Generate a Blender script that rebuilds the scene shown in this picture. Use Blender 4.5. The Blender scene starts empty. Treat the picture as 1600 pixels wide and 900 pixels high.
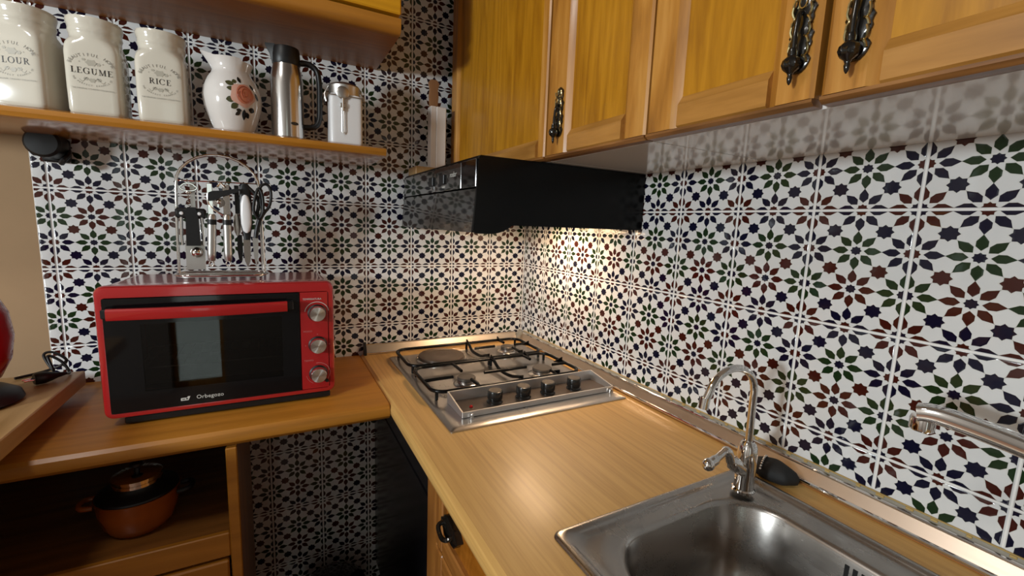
import bpy, bmesh, math, random
from mathutils import Vector, Matrix
random.seed(7)
PI = math.pi
S = bpy.context.scene
COL = S.collection

# ---------------------------------------------------------------- camera, light, exposure
CAM = Vector((-0.8677, -1.5111, 1.3532))
cd = bpy.data.cameras.new('camera')
cam = bpy.data.objects.new('camera', cd)
COL.objects.link(cam)
Rwc = Matrix(((0.8807080750, -0.4721066687, 0.0383220556),
              (0.0333594476, 0.1425296398, 0.9892282088),
              (-0.4724832630, -0.8699428689, 0.1412762223)))
cam.matrix_world = Matrix.Translation(CAM) @ Rwc.transposed().to_4x4()
cd.sensor_fit = 'HORIZONTAL'
cd.sensor_width = 36.0
cd.lens = 688.55 / 1600 * 36.0
cd.clip_start = 0.01
S.camera = cam
S.view_settings.view_transform = 'Standard'
S.view_settings.look = 'None'
S.view_settings.exposure = 0.0
S.view_settings.gamma = 1.0
S.view_settings.use_curve_mapping = False

w = bpy.data.worlds.new('World')
S.world = w
w.use_nodes = True
w.node_tree.nodes['Background'].inputs[0].default_value = (0.80, 0.90, 0.84, 1)
w.node_tree.nodes['Background'].inputs[1].default_value = 1.3

FILL_POS = (-3.2, -1.75, 1.62)
FILL_W = 198.0
CEIL_POS = (-1.70, -1.08, 2.42)
CEIL_W = 7.0
HOOD_W = 2.5

# ---------------------------------------------------------------- node helpers
class N:
    """tiny expression wrapper around shader math nodes"""
    def __init__(self, nt, sock): self.nt = nt; self.s = sock
    def _m(self, op, *a):
        n = self.nt.nodes.new('ShaderNodeMath'); n.operation = op
        for i, v in enumerate(a):
            if isinstance(v, N): self.nt.links.new(v.s, n.inputs[i])
            else: n.inputs[i].default_value = v
        return N(self.nt, n.outputs[0])
    def __add__(s, o): return s._m('ADD', s, o)
    def __radd__(s, o): return s._m('ADD', o, s)
    def __sub__(s, o): return s._m('SUBTRACT', s, o)
    def __rsub__(s, o): return s._m('SUBTRACT', o, s)
    def __mul__(s, o): return s._m('MULTIPLY', s, o)
    def __rmul__(s, o): return s._m('MULTIPLY', o, s)
    def __truediv__(s, o): return s._m('DIVIDE', s, o)
    def abs(s): return s._m('ABSOLUTE', s)
    def rnd(s): return s._m('ROUND', s)
    def min(s, o): return s._m('MINIMUM', s, o)
    def max(s, o): return s._m('MAXIMUM', s, o)
    def gt(s, o): return s._m('GREATER_THAN', s, o)
    def lt(s, o): return s._m('LESS_THAN', s, o)

def mixc(nt, fac, a, b):
    m = nt.nodes.new('ShaderNodeMix'); m.data_type = 'RGBA'
    for idx, v in ((0, fac), (6, a), (7, b)):
        if isinstance(v, N): nt.links.new(v.s, m.inputs[idx])
        elif isinstance(v, (tuple, list)): m.inputs[idx].default_value = (*v[:3], 1)
        else: m.inputs[idx].default_value = v
    return N(nt, m.outputs[2])

def new_mat(name):
    m = bpy.data.materials.new(name); m.use_nodes = True
    nt = m.node_tree
    return m, nt, nt.nodes['Principled BSDF']

def setp(b, **k):
    for key, v in k.items():
        key = {'color': 'Base Color', 'rough': 'Roughness', 'metal': 'Metallic', 'spec': 'Specular IOR Level',
               'coat': 'Coat Weight', 'coat_rough': 'Coat Roughness', 'trans': 'Transmission Weight', 'aniso': 'Anisotropic',
               'ior': 'IOR', 'alpha': 'Alpha', 'emis': 'Emission Color', 'emis_s': 'Emission Strength'}[key]
        b.inputs[key].default_value = (*v, 1) if isinstance(v, tuple) else v

def noise(nt, scale=(1, 1, 1), s=5, detail=3, dist=0.0, coord='Object', rough=0.5):
    tc = nt.nodes.new('ShaderNodeTexCoord'); mp = nt.nodes.new('ShaderNodeMapping')
    nt.links.new(tc.outputs[coord], mp.inputs[0]); mp.inputs['Scale'].default_value = scale
    n = nt.nodes.new('ShaderNodeTexNoise'); n.inputs['Scale'].default_value = s
    n.inputs['Detail'].default_value = detail; n.inputs['Distortion'].default_value = dist
    n.inputs['Roughness'].default_value = rough
    nt.links.new(mp.outputs[0], n.inputs[0])
    return N(nt, n.outputs[0])

def ramp(nt, fac, stops):
    r = nt.nodes.new('ShaderNodeValToRGB'); nt.links.new(fac.s, r.inputs[0])
    e = r.color_ramp.elements
    while len(e) < len(stops): e.new(0.5)
    for i, (p, c) in enumerate(stops):
        e[i].position = p; e[i].color = (*c, 1) if len(c) == 3 else c
    return N(nt, r.outputs[0])

def bump(nt, b, h, strength=0.2, dist=0.001):
    n = nt.nodes.new('ShaderNodeBump'); n.inputs['Strength'].default_value = strength
    n.inputs['Distance'].default_value = dist
    nt.links.new(h.s, n.inputs['Height']); nt.links.new(n.outputs[0], b.inputs['Normal'])

def plain(name, color, rough=0.5, metal=0.0, var=0.06, **k):
    m, nt, b = new_mat(name)
    setp(b, rough=rough, metal=metal, **k)
    n = noise(nt, s=18, detail=2)
    c1 = tuple(min(1, c * (1 + var)) for c in color); c0 = tuple(c * (1 - var) for c in color)
    nt.links.new(mixc(nt, n, c0, c1).s, b.inputs['Base Color'])
    return m

def wood(name, dark, mid, light, axis='Z', rough=0.35, coat=0.25, freq=1.0, ringw=0.20, stretch=0.10):
    m, nt, b = new_mat(name)
    setp(b, rough=rough, coat=coat, coat_rough=0.18)
    q = stretch
    sc = {'X': (q, 1, 1), 'Y': (1, q, 1), 'Z': (1, 1, q)}[axis]
    fine = noise(nt, tuple(c * 1.0 for c in sc), 150 * freq, 3, 0.3)
    broad = noise(nt, sc, 22 * freq, 4, 1.6)
    tc = nt.nodes.new('ShaderNodeTexCoord'); mp = nt.nodes.new('ShaderNodeMapping')
    nt.links.new(tc.outputs['Object'], mp.inputs[0])
    mp.inputs['Scale'].default_value = tuple(c * (1 if c < 1 else 1) for c in sc)
    mp.inputs['Rotation'].default_value = (0.1, 0.07, 0.12)
    wv = nt.nodes.new('ShaderNodeTexNoise'); wv.inputs['Scale'].default_value = 7 * freq
    wv.inputs['Detail'].default_value = 1.5; wv.inputs['Distortion'].default_value = 0.8
    nt.links.new(mp.outputs[0], wv.inputs[0])
    rings = N(nt, wv.outputs[0]) * 9.0
    rings = rings._m('FRACT', rings)
    rings = (rings - 0.5).abs() * 2.0
    f = broad * (0.75 - ringw) + fine * 0.25 + rings * ringw
    col = ramp(nt, f, [(0.30, dark), (0.52, mid), (0.74, light)])
    nt.links.new(col.s, b.inputs['Base Color'])
    bump(nt, b, fine * 0.6 + rings * 0.2, 0.12, 0.0006)
    return m

def steel(name, color=(0.62, 0.60, 0.58), rough=0.24, axis='Y', streak=0.05, smudge=0.0):
    m, nt, b = new_mat(name)
    setp(b, metal=1.0)
    sc = {'X': (0.02, 1, 1), 'Y': (1, 0.02, 1), 'Z': (1, 1, 0.02), 'N': (1, 1, 1)}[axis]
    br = noise(nt, sc, 420, 2)
    sm = noise(nt, (1, 1, 1), 9, 4, 0.8)
    nt.links.new((rough + (br - 0.5) * streak + (sm - 0.5) * 2 * smudge).s, b.inputs['Roughness'])
    nt.links.new(mixc(nt, sm, tuple(c * (0.93 - smudge) for c in color), color).s, b.inputs['Base Color'])
    bump(nt, b, br, 0.02, 0.0003)
    return m

# patterned tile: flat glazed print in the tile's own coordinates
WHITE = (0.70, 0.705, 0.70); BLUE = (0.005, 0.005, 0.020); GREEN = (0.010, 0.027, 0.008); RED = (0.048, 0.008, 0.005)
def tile_material():
    m, nt, b = new_mat('glazed star tile')
    tc = nt.nodes.new('ShaderNodeTexCoord'); sx = nt.nodes.new('ShaderNodeSeparateXYZ')
    nt.links.new(tc.outputs['Object'], sx.inputs[0])
    x = N(nt, sx.outputs[0]); z = N(nt, sx.outputs[2])
    PX, PZ = 0.0724, 0.0651
    u = x / PX; v = z / PZ + 0.5
    cu = u.rnd(); cv = v.rnd()
    fx = (u - cu) * PZ; fz = (v - cv) * PZ
    r = (fx * fx + fz * fz)._m('SQRT', fx * fx + fz * fz)
    ang = fx._m('ARCTAN2', fz, fx)
    k = (ang / (PI / 4)).rnd()
    da = ang - k * (PI / 4)
    p = r * da._m('COSINE', da); q = (r * da._m('SINE', da)).abs()
    # petal (hexagonal lozenge), distance positive inside
    d_in = (p - 0.0100) * 0.95
    d_out = (0.0328 - p) * 0.62
    dp = (d_in.min(d_out).min(0.0058)) - q
    # centre of the flower: eight-point star from two squares
    ax, az = fx.abs(), fz.abs()
    oct_c = ax.max(az).min((ax + az) * 0.70711)
    dc = 0.0054 - oct_c
    # big stars between four flowers
    us = u + 0.5; su = (us - us.rnd()) * PZ; vs = z / PZ; sv = (vs - vs.rnd()) * PZ
    bx, bz = su.abs(), sv.abs()
    oct_s = bx.max(bz).min((bx + bz) * 0.70711)
    ds = 0.0082 - oct_s
    inside = lambda d: d.gt(0.0)
    side = cu.abs().gt(0.5)
    seam = (cv - 0.5).abs().gt(1.0)
    rowA = cv.gt(0.5)
    # colours of the petals, of the flower centres and of the stars
    pet_c = mixc(nt, seam, mixc(nt, rowA, RED, GREEN), BLUE)
    pet_s = mixc(nt, seam, mixc(nt, rowA, GREEN, BLUE), RED)
    petal = mixc(nt, side, pet_c, pet_s)
    cen = mixc(nt, side, mixc(nt, seam, BLUE, RED), mixc(nt, seam, mixc(nt, rowA, BLUE, RED), BLUE))
    star = mixc(nt, vs.rnd().abs().gt(0.5), RED, BLUE)
    # faint raised contour lines that run from the petals' points to the stars
    line = q.lt(0.00055) * p.gt(0.0322) * (-0.002 - ds).gt(-0.0015)
    rim = x.abs().lt(0.0724) * z.abs().lt(0.09765)
    halo = dp.max(dc).max(ds).gt(-0.0011) * rim
    n = noise(nt, (1, 1, 1), 60, 2)
    c = mixc(nt, n, tuple(v * 0.94 for v in WHITE), WHITE)
    c = mixc(nt, halo * 0.35, c, (0.60, 0.60, 0.53))
    c = mixc(nt, line * rim * 0.55, c, (0.30, 0.30, 0.26))
    c = mixc(nt, inside(ds) * rim, c, star)
    c = mixc(nt, inside(dp) * rim, c, petal)
    c = mixc(nt, inside(dc) * rim, c, cen)
    nt.links.new(c.s, b.inputs['Base Color'])
    setp(b, rough=0.10, spec=0.5)
    edge = dp.max(dc).max(ds)
    h = (edge / 0.0016)
    h = h.max(-1.0).min(1.0)
    ridge = 1.0 - h.abs()
    wav = noise(nt, (1, 1, 1), 26, 1)
    bump(nt, b, ridge * rim * 0.45 + wav * 1.1, 0.28, 0.0008)
    return m

M = {}
M['tile'] = tile_material()
M['grout'] = plain('grout', (0.78, 0.76, 0.73), 0.6)
M['plaster'] = plain('plaster', (0.33, 0.215, 0.115), 0.85, var=0.05)
M['dimmed_wall'] = plain('dimmed wall', (0.20, 0.17, 0.145), 0.85)  # unseen room walls and ceiling, coloured dark to cut bounced light
M['floor'] = plain('floor', (0.16, 0.075, 0.04), 0.45)
HON = ((0.27, 0.105, 0.014), (0.44, 0.190, 0.030), (0.58, 0.290, 0.065))
M['oakZ'] = wood('honey wood upright', *HON, 'Z')
M['oakY'] = wood('honey wood level', (0.28, 0.120, 0.020), (0.42, 0.195, 0.040), (0.54, 0.275, 0.068), 'Y')
M['oakX'] = wood('honey wood across', (0.28, 0.120, 0.020), (0.42, 0.195, 0.040), (0.54, 0.275, 0.068), 'X')
M['panelwood'] = wood('veneer panel wood', (0.29, 0.112, 0.003), (0.41, 0.176, 0.006), (0.52, 0.235, 0.012), 'Z', freq=1.4)
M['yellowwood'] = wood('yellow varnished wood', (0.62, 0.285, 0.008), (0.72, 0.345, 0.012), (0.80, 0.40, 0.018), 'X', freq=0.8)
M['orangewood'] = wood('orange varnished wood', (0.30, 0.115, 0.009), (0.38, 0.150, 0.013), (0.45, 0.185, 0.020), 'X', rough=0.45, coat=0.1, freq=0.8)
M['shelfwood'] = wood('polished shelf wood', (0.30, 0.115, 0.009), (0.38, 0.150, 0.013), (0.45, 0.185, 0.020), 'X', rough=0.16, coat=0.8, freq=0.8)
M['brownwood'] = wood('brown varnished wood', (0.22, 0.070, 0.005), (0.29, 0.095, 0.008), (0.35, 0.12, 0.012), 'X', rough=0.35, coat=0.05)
M['lamwood'] = wood('light laminate', (0.47, 0.262, 0.075), (0.60, 0.352, 0.110), (0.68, 0.425, 0.145), 'Y', rough=0.40, coat=0.12, freq=2.4, ringw=0.03, stretch=0.03)
M['slabwood'] = wood('pale board', (0.32, 0.185, 0.065), (0.40, 0.24, 0.095), (0.47, 0.29, 0.125), 'Y', rough=0.45)
M['edgewood'] = wood('worn dark edge wood', (0.10, 0.040, 0.012), (0.22, 0.090, 0.022), (0.36, 0.16, 0.04), 'Y')
M['darkwood'] = wood('reddish wood', (0.22, 0.08, 0.016), (0.32, 0.125, 0.025), (0.42, 0.175, 0.04), 'Z')
M['darkwoodY'] = wood('reddish wood level', (0.20, 0.07, 0.014), (0.29, 0.11, 0.022), (0.38, 0.155, 0.035), 'Y')
M['shadedwoodX'] = wood('shaded reddish wood across', (0.12, 0.045, 0.010), (0.19, 0.075, 0.016), (0.25, 0.10, 0.022), 'X', freq=0.8)  # darker copy of the reddish wood, shade put into the shelf's colour
M['steelY'] = steel('brushed steel', axis='Y', rough=0.24, smudge=0.08)
M['hobsteel'] = steel('hob steel', (0.60, 0.57, 0.54), 0.30, 'Y', smudge=0.08)
M['guardsteel'] = steel('guard steel', (0.74, 0.72, 0.70), 0.48, 'X')
M['sinksteel'] = steel('sink steel', (0.46, 0.435, 0.41), 0.27, 'Y', smudge=0.12)
M['steelZ'] = steel('flask steel', (0.62, 0.60, 0.58), 0.20, 'N')
M['alu'] = steel('aluminium strip', (0.66, 0.55, 0.45), 0.33, 'Y', smudge=0.04)
M['aluX'] = steel('aluminium strip across', (0.66, 0.57, 0.47), 0.33, 'X', smudge=0.04)
M['chrome'] = steel('chrome', (0.78, 0.76, 0.74), 0.07, 'N', streak=0.02)
def turned():
    m, nt, b = new_mat('turned metal'); setp(b, color=(0.75, 0.74, 0.72), metal=1.0, rough=0.28, aniso=0.9)
    tg = nt.nodes.new('ShaderNodeTangent'); tg.direction_type = 'RADIAL'; tg.axis = 'Y'
    nt.links.new(tg.outputs[0], b.inputs['Tangent'])
    return m
M['chromefan'] = turned()
M['dullsteel'] = steel('satin steel', (0.60, 0.585, 0.56), 0.35, 'N')
M['blacksteel'] = plain('black enamel', (0.003, 0.003, 0.003), 0.22, spec=0.2)
M['blackmatte'] = plain('black plastic', (0.006, 0.006, 0.0065), 0.42, spec=0.4)
M['blackoven'] = plain('black oven enamel', (0.004, 0.004, 0.005), 0.2, spec=0.25)
M['blackgloss'] = plain('black gloss', (0.004, 0.004, 0.0045), 0.07)
M['visor'] = plain('smoked visor', (0.020, 0.019, 0.018), 0.06, spec=0.9, coat=0.6, coat_rough=0.04)
M['flapglass'] = plain('smoked flap', (0.16, 0.15, 0.14), 0.05, trans=0.85, spec=0.8)
M['cast'] = plain('cast iron', (0.075, 0.052, 0.036), 0.36, var=0.2)
M['burner'] = plain('burner cap', (0.10, 0.085, 0.07), 0.35, metal=0.5)
M['knobblack'] = plain('knob black', (0.012, 0.011, 0.010), 0.2)
M['knobtop'] = plain('knob top', (0.16, 0.13, 0.10), 0.3, metal=0.6)
M['redenamel'] = plain('red enamel', (0.38, 0.014, 0.015), 0.16, coat=0.6, coat_rough=0.05, var=0.03)
M['redplastic'] = plain('red plastic', (0.30, 0.006, 0.010), 0.2, coat=0.4)
M['redlight'] = plain('red light', (0.55, 0.01, 0.01), 0.2)
M['ceramic'] = plain('cream ceramic', (0.60, 0.565, 0.48), 0.13, coat=0.5, coat_rough=0.05, var=0.02)
M['porcelain'] = plain('white porcelain', (0.66, 0.63, 0.60), 0.11, coat=0.5, coat_rough=0.05, var=0.02)
M['whitetin'] = plain('white tin', (0.74, 0.745, 0.75), 0.25, var=0.02)
M['ink'] = plain('black ink', (0.02, 0.018, 0.016), 0.4)
M['greyink'] = plain('grey ink', (0.25, 0.235, 0.20), 0.4)
M['paleink'] = plain('pale grey ink', (0.40, 0.375, 0.31), 0.4)
M['whiteink'] = plain('white print', (0.62, 0.62, 0.58), 0.4)
M['dimprint'] = plain('dim print', (0.52, 0.16, 0.15), 0.4)
M['rose'] = plain('rose glaze', (0.56, 0.185, 0.11), 0.18, var=0.25)
M['rosepale'] = plain('pale rose glaze', (0.64, 0.36, 0.28), 0.18, var=0.15)
M['roseline'] = plain('deep rose glaze', (0.33, 0.07, 0.035), 0.18)
M['leaf'] = plain('olive leaf glaze', (0.055, 0.055, 0.020), 0.2, var=0.4)
M['leafdark'] = plain('dark leaf glaze', (0.010, 0.008, 0.006), 0.2)
M['melamine'] = plain('white melamine', (0.72, 0.69, 0.66), 0.17, coat=0.4, coat_rough=0.06, var=0.01)
M['paperwhite'] = plain('white card', (0.74, 0.68, 0.63), 0.5)
M['spoonwood'] = wood('dull spoon wood', (0.20, 0.09, 0.04), (0.30, 0.15, 0.07), (0.36, 0.19, 0.10), 'Z', coat=0)
M['antique'] = plain('antique black', (0.012, 0.010, 0.008), 0.16, metal=0.3, spec=0.8)
M['brass'] = steel('worn brass', (0.50, 0.42, 0.22), 0.25, 'N')
M['clear'] = plain('clear plastic', (0.62, 0.58, 0.48), 0.2, trans=0.6)
M['caulk'] = plain('yellowed seal', (0.42, 0.29, 0.10), 0.5, var=0.25)
M['potorange'] = plain('orange pot enamel', (0.26, 0.060, 0.007), 0.25)
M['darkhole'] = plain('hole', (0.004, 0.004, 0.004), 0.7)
M['ovenin'] = steel('oven inside', (0.30, 0.28, 0.25), 0.45, 'N')
M['bristle'] = plain('black bristle', (0.008, 0.008, 0.008), 0.75)
g, gnt, gb = new_mat('dark oven glass')
setp(gb, color=(0.16, 0.16, 0.15), rough=0.02, trans=1.0, ior=1.5)
M['ovenglass'] = g
g, gnt, gb = new_mat('window glass')
setp(gb, color=(0.95, 0.97, 0.97), rough=0.0, trans=1.0, ior=1.05)
M['glass'] = g
g, gnt, gb = new_mat('lamp diffuser')
setp(gb, color=(0.9, 0.88, 0.84), rough=0.5, emis=(1.0, 0.93, 0.84), emis_s=3.0)
M['diffuser'] = g
g, gnt, gb = new_mat('hood bulb')
setp(gb, color=(0.9, 0.8, 0.6), emis=(1.0, 0.72, 0.40), emis_s=14.0)
M['bulb'] = g
# filter mesh of the hood: fine relief grid
def grid_mat():
    m, nt, b = new_mat('hood filter'); setp(b, metal=1.0, rough=0.4)
    tc = nt.nodes.new('ShaderNodeTexCoord'); sx = nt.nodes.new('ShaderNodeSeparateXYZ'); nt.links.new(tc.outputs['Object'], sx.inputs[0])
    a = N(nt, sx.outputs[0]) * 110.0; c = N(nt, sx.outputs[1]) * 110.0
    l = (a._m('FRACT', a) - 0.5).abs().gt(0.32).max((c._m('FRACT', c) - 0.5).abs().gt(0.32))
    nt.links.new(mixc(nt, l, (0.05, 0.045, 0.04), (0.5, 0.45, 0.4)).s, b.inputs['Base Color'])
    return m
M['filter'] = grid_mat()

# ---------------------------------------------------------------- mesh helpers
def BM(): return bmesh.new()

def box(bm, x0, x1, y0, y1, z0, z1, bev=0.0, seg=1):
    vs = [bm.verts.new((x, y, z)) for x in (x0, x1) for y in (y0, y1) for z in (z0, z1)]
    fs = [(0, 1, 3, 2), (4, 6, 7, 5), (0, 4, 5, 1), (2, 3, 7, 6), (0, 2, 6, 4), (1, 5, 7, 3)]
    F = [bm.faces.new([vs[i] for i in f]) for f in fs]
    if bev > 0:
        E = list({e for f in F for e in f.edges})
        bmesh.ops.bevel(bm, geom=E, offset=bev, segments=seg, profile=0.5, affect='EDGES', clamp_overlap=True)
    return bm

def rings(bm, R, cap0=True, cap1=True, closed=True):
    V = [[bm.verts.new(p) for p in r] for r in R]
    n = len(V[0])
    for a, b in zip(V, V[1:]):
        for i in range(n if closed else n - 1):
            j = (i + 1) % n
            try: bm.faces.new((a[i], a[j], b[j], b[i]))
            except ValueError: pass
    if cap0: bm.faces.new(V[0][::-1])
    if cap1: bm.faces.new(V[-1])
    return V

def basis(d):
    d = Vector(d).normalized()
    a = Vector((0, 0, 1)) if abs(d.z) < 0.9 else Vector((1, 0, 0))
    u = d.cross(a).normalized(); v = d.cross(u).normalized()
    return u, v

def lathe(bm, prof, c=(0, 0, 0), axis=(0, 0, 1), n=32, cap0=True, cap1=True, sx=1.0, sy=1.0):
    ax = Vector(axis).normalized()
    if abs(ax.z) > 0.999: u, v = Vector((1, 0, 0)), Vector((0, 1 if ax.z > 0 else -1, 0))
    else: u, v = basis(ax)
    c = Vector(c)
    R = [[c + ax * h + (u * math.cos(t) * sx + v * math.sin(t) * sy) * max(r, 1e-5)
          for t in (2 * PI * i / n for i in range(n))] for r, h in prof]
    return rings(bm, R, cap0, cap1)

def tube(bm, pts, r, n=8, closed=False, caps=True):
    P = [Vector(p) for p in pts]; m = len(P); R = []
    u = None
    for i in range(m):
        if closed: d = P[(i + 1) % m] - P[i - 1]
        else: d = P[min(i + 1, m - 1)] - P[max(i - 1, 0)]
        d.normalize()
        if u is None: u, _ = basis(d)
        u = (u - d * u.dot(d)).normalized(); v = d.cross(u)
        rr = r[i] if isinstance(r, (list, tuple)) else r
        R.append([P[i] + (u * math.cos(t) + v * math.sin(t)) * rr for t in (2 * PI * k / n for k in range(n))])
    if closed:
        V = rings(bm, R, False, False)
        a, b = V[-1], V[0]
        best = min(range(n), key=lambda s: sum((a[i].co - b[(i + s) % n].co).length for i in range(n)))
        for i in range(n):
            j = (i + 1) % n
            bm.faces.new((a[i], a[j], b[(j + best) % n], b[(i + best) % n]))
    else: rings(bm, R, caps, caps)
    return bm

def smooth_path(pts, k=6, closed=False):
    P = [Vector(p) for p in pts]; m = len(P); out = []
    g = (lambda i: P[i % m]) if closed else (lambda i: P[max(0, min(m - 1, i))])
    for i in range(m if closed else m - 1):
        p0, p1, p2, p3 = g(i - 1), g(i), g(i + 1), g(i + 2)
        for j in range(k):
            t = j / k
            out.append(0.5 * ((2 * p1) + (p2 - p0) * t + (2 * p0 - 5 * p1 + 4 * p2 - p3) * t * t + (3 * p1 - p0 - 3 * p2 + p3) * t ** 3))
    if not closed: out.append(P[-1])
    return out

def ball(bm, c, r, n=12, sz=1.0):
    prof = [(r * math.sin(PI * i / 8), -r * sz * math.cos(PI * i / 8)) for i in range(9)]
    lathe(bm, prof, c, n=n)

def prism(bm, prof, axis, a0, a1):
    """extrude a 2-D profile along X, Y or Z; the profile gives the other two coordinates in order"""
    f = {'X': lambda p, a: (a, p[0], p[1]), 'Y': lambda p, a: (p[0], a, p[1]), 'Z': lambda p, a: (p[0], p[1], a)}[axis]
    rings(bm, [[f(p, a0) for p in prof], [f(p, a1) for p in prof]])
    return bm

def rrect(x0, x1, y0, y1, r, z, k=6):
    out = []
    for cx, cy, a in ((x1 - r, y1 - r, 0), (x0 + r, y1 - r, PI / 2), (x0 + r, y0 + r, PI), (x1 - r, y0 + r, 3 * PI / 2)):
        for i in range(k + 1):
            t = a + PI / 2 * i / k
            out.append((cx + r * math.cos(t), cy + r * math.sin(t), z))
    return out

def superell(cx, cy, hx, hy, e, z, n=48):
    out = []
    for i in range(n):
        t = 2 * PI * i / n
        c, s = math.cos(t), math.sin(t)
        out.append((cx + hx * math.copysign(abs(c) ** (2 / e), c), cy + hy * math.copysign(abs(s) ** (2 / e), s), z))
    return out

ORG = {}
def thing(name, label, cat, loc, group=None):
    o = bpy.data.objects.new(name, None); COL.objects.link(o)
    o.empty_display_size = 0.05
    o.location = loc; o['label'] = label; o['category'] = cat
    if group: o['group'] = group
    ORG[o.name] = Vector(loc)
    return o

def obj(name, bm, mat, parent=None, smooth=35, loc=None, label=None, kind=None):
    bmesh.ops.recalc_face_normals(bm, faces=bm.faces[:])
    org = ORG[parent.name] if parent else Vector(loc or (0, 0, 0))
    for v in bm.verts: v.co -= org
    me = bpy.data.meshes.new(name); bm.to_mesh(me); bm.free()
    me.materials.append(M[mat] if isinstance(mat, str) else mat)
    if smooth:
        for p in me.polygons: p.use_smooth = True
        me.set_sharp_from_angle(angle=math.radians(smooth))
    o = bpy.data.objects.new(name, me); COL.objects.link(o)
    if parent: o.parent = parent
    else: o.location = org
    ORG[o.name] = org
    if label: o['label'] = label
    if kind: o['kind'] = kind
    return o

def struct(name, bm, mat, parent=None, smooth=0):
    o = obj(name, bm, mat, parent, smooth)
    if not parent: o['kind'] = 'structure'
    return o

def tag(o, label, cat, group=None):
    o['label'] = label; o['category'] = cat
    if group: o['group'] = group
    return o

# text as flat mesh: built-in font outlines, placed by a 4x4 matrix (text lies in local XY)
_tc = {}
def glyphs(txt, size, spacing=1.0, shear=0.0):
    key = (txt, spacing, shear)
    if key not in _tc:
        cu = bpy.data.curves.new('t', 'FONT'); cu.body = txt; cu.size = 1; cu.space_character = spacing; cu.shear = shear
        cu.align_x = 'CENTER'; cu.resolution_u = 2
        o = bpy.data.objects.new('t', cu); COL.objects.link(o)
        dg = bpy.context.evaluated_depsgraph_get()
        me = bpy.data.meshes.new_from_object(o.evaluated_get(dg))
        _tc[key] = ([tuple(v.co) for v in me.vertices], [tuple(p.vertices) for p in me.polygons])
        bpy.data.objects.remove(o); bpy.data.curves.remove(cu); bpy.data.meshes.remove(me)
    V, F = _tc[key]
    return [(x * size, y * size) for x, y, _ in V], F

def add_flat(bm, V, F, fn):
    vs = [bm.verts.new(fn(*p)) for p in V]
    for f in F:
        try: bm.faces.new([vs[i] for i in f])
        except ValueError: pass

# serif capitals out of strokes (unit height), for the jars
def serif(ch):
    """list of polygons for a roman capital, and its advance width"""
    P = []
    def bar(x0, y0, x1, y1, w):
        d = Vector((x1 - x0, y1 - y0)).normalized(); n = Vector((-d.y, d.x)) * w / 2
        P.append([(x0 + n.x, y0 + n.y), (x0 - n.x, y0 - n.y), (x1 - n.x, y1 - n.y), (x1 + n.x, y1 + n.y)])
    def rect(x0, x1, y0, y1): P.append([(x0, y0), (x1, y0), (x1, y1), (x0, y1)])
    T, t = 0.15, 0.05
    def stem(x): rect(x - T / 2, x + T / 2, 0, 1); foot(x); rect(x - 0.17, x + 0.17, 1 - t, 1)
    def foot(x): rect(x - 0.17, x + 0.17, 0, t)
    def arc(cx, cy, rx, ry, a0, a1, thick=True, n=18):
        for i in range(n):
            q = []
            for a in (a0 + (a1 - a0) * i / n, a0 + (a1 - a0) * (i + 1) / n):
                wd = (t + (T - t) * abs(math.cos(a)))
                q.append(((cx + rx * math.cos(a), cy + ry * math.sin(a)), (cx + (rx - wd) * math.cos(a), cy + (ry - min(wd, t * 1.3)) * math.sin(a))))
            P.append([q[0][0], q[1][0], q[1][1], q[0][1]])
    if ch == 'I': stem(0.17); return P, 0.34
    if ch == 'L': stem(0.17); rect(0.1, 0.62, 0, t); rect(0.57, 0.62, 0, 0.26); return P, 0.64
    if ch in 'EF':
        stem(0.17); rect(0.1, 0.62, 1 - t, 1); rect(0.57, 0.62, 0.78, 1); rect(0.2, 0.47, 0.5, 0.5 + t); rect(0.43, 0.47, 0.4, 0.64)
        if ch == 'E': rect(0.1, 0.66, 0, t); rect(0.61, 0.66, 0, 0.24)
        return P, 0.68
    if ch == 'O': arc(0.46, 0.5, 0.46, 0.52, 0, 2 * PI, n=30); return P, 0.92
    if ch in 'CG':
        arc(0.46, 0.5, 0.46, 0.52, 0.22 * PI, 1.75 * PI, n=26); rect(0.76, 0.81, 0.62, 0.95)
        if ch == 'G': rect(0.67, 0.82, 0.04, 0.44); rect(0.56, 0.9, 0.42, 0.42 + t)
        else: rect(0.76, 0.80, 0.05, 0.25)
        return P, 0.92
    if ch == 'U':
        rect(0.1, 0.25, 0.3, 1); rect(0.02, 0.34, 1 - t, 1); rect(0.66, 0.71, 0.3, 1); rect(0.53, 0.83, 1 - t, 1)
        arc(0.405, 0.32, 0.305, 0.34, PI, 2 * PI, n=14); return P, 0.86
    if ch == 'R':
        stem(0.17); arc(0.36, 0.74, 0.28, 0.26, -PI / 2, PI / 2, n=12); rect(0.2, 0.38, 1 - t, 1); rect(0.2, 0.38, 0.48, 0.48 + t)
        bar(0.38, 0.5, 0.70, 0.03, 0.14); rect(0.62, 0.84, 0, t); return P, 0.82
    if ch == 'M':
        rect(0.12, 0.17, 0, 1); foot(0.15); rect(0.0, 0.2, 1 - t, 1); bar(0.17, 1, 0.5, 0.02, 0.13); bar(0.5, 0.02, 0.83, 1, 0.05)
        rect(0.78, 0.93, 0, 1); foot(0.86); rect(0.8, 1.02, 1 - t, 1); return P, 1.04
    return P, 0.4

def serif_word(bm, word, height, fn, gap=0.16):
    L = []; x = 0
    for c in word:
        P, wd = serif(c); L.append((P, x)); x += wd + gap
    x -= gap
    for P, ox in L:
        for poly in P:
            bm.faces.new([bm.verts.new(fn((px + ox - x / 2) * height, py * height)) for px, py in poly])

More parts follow.
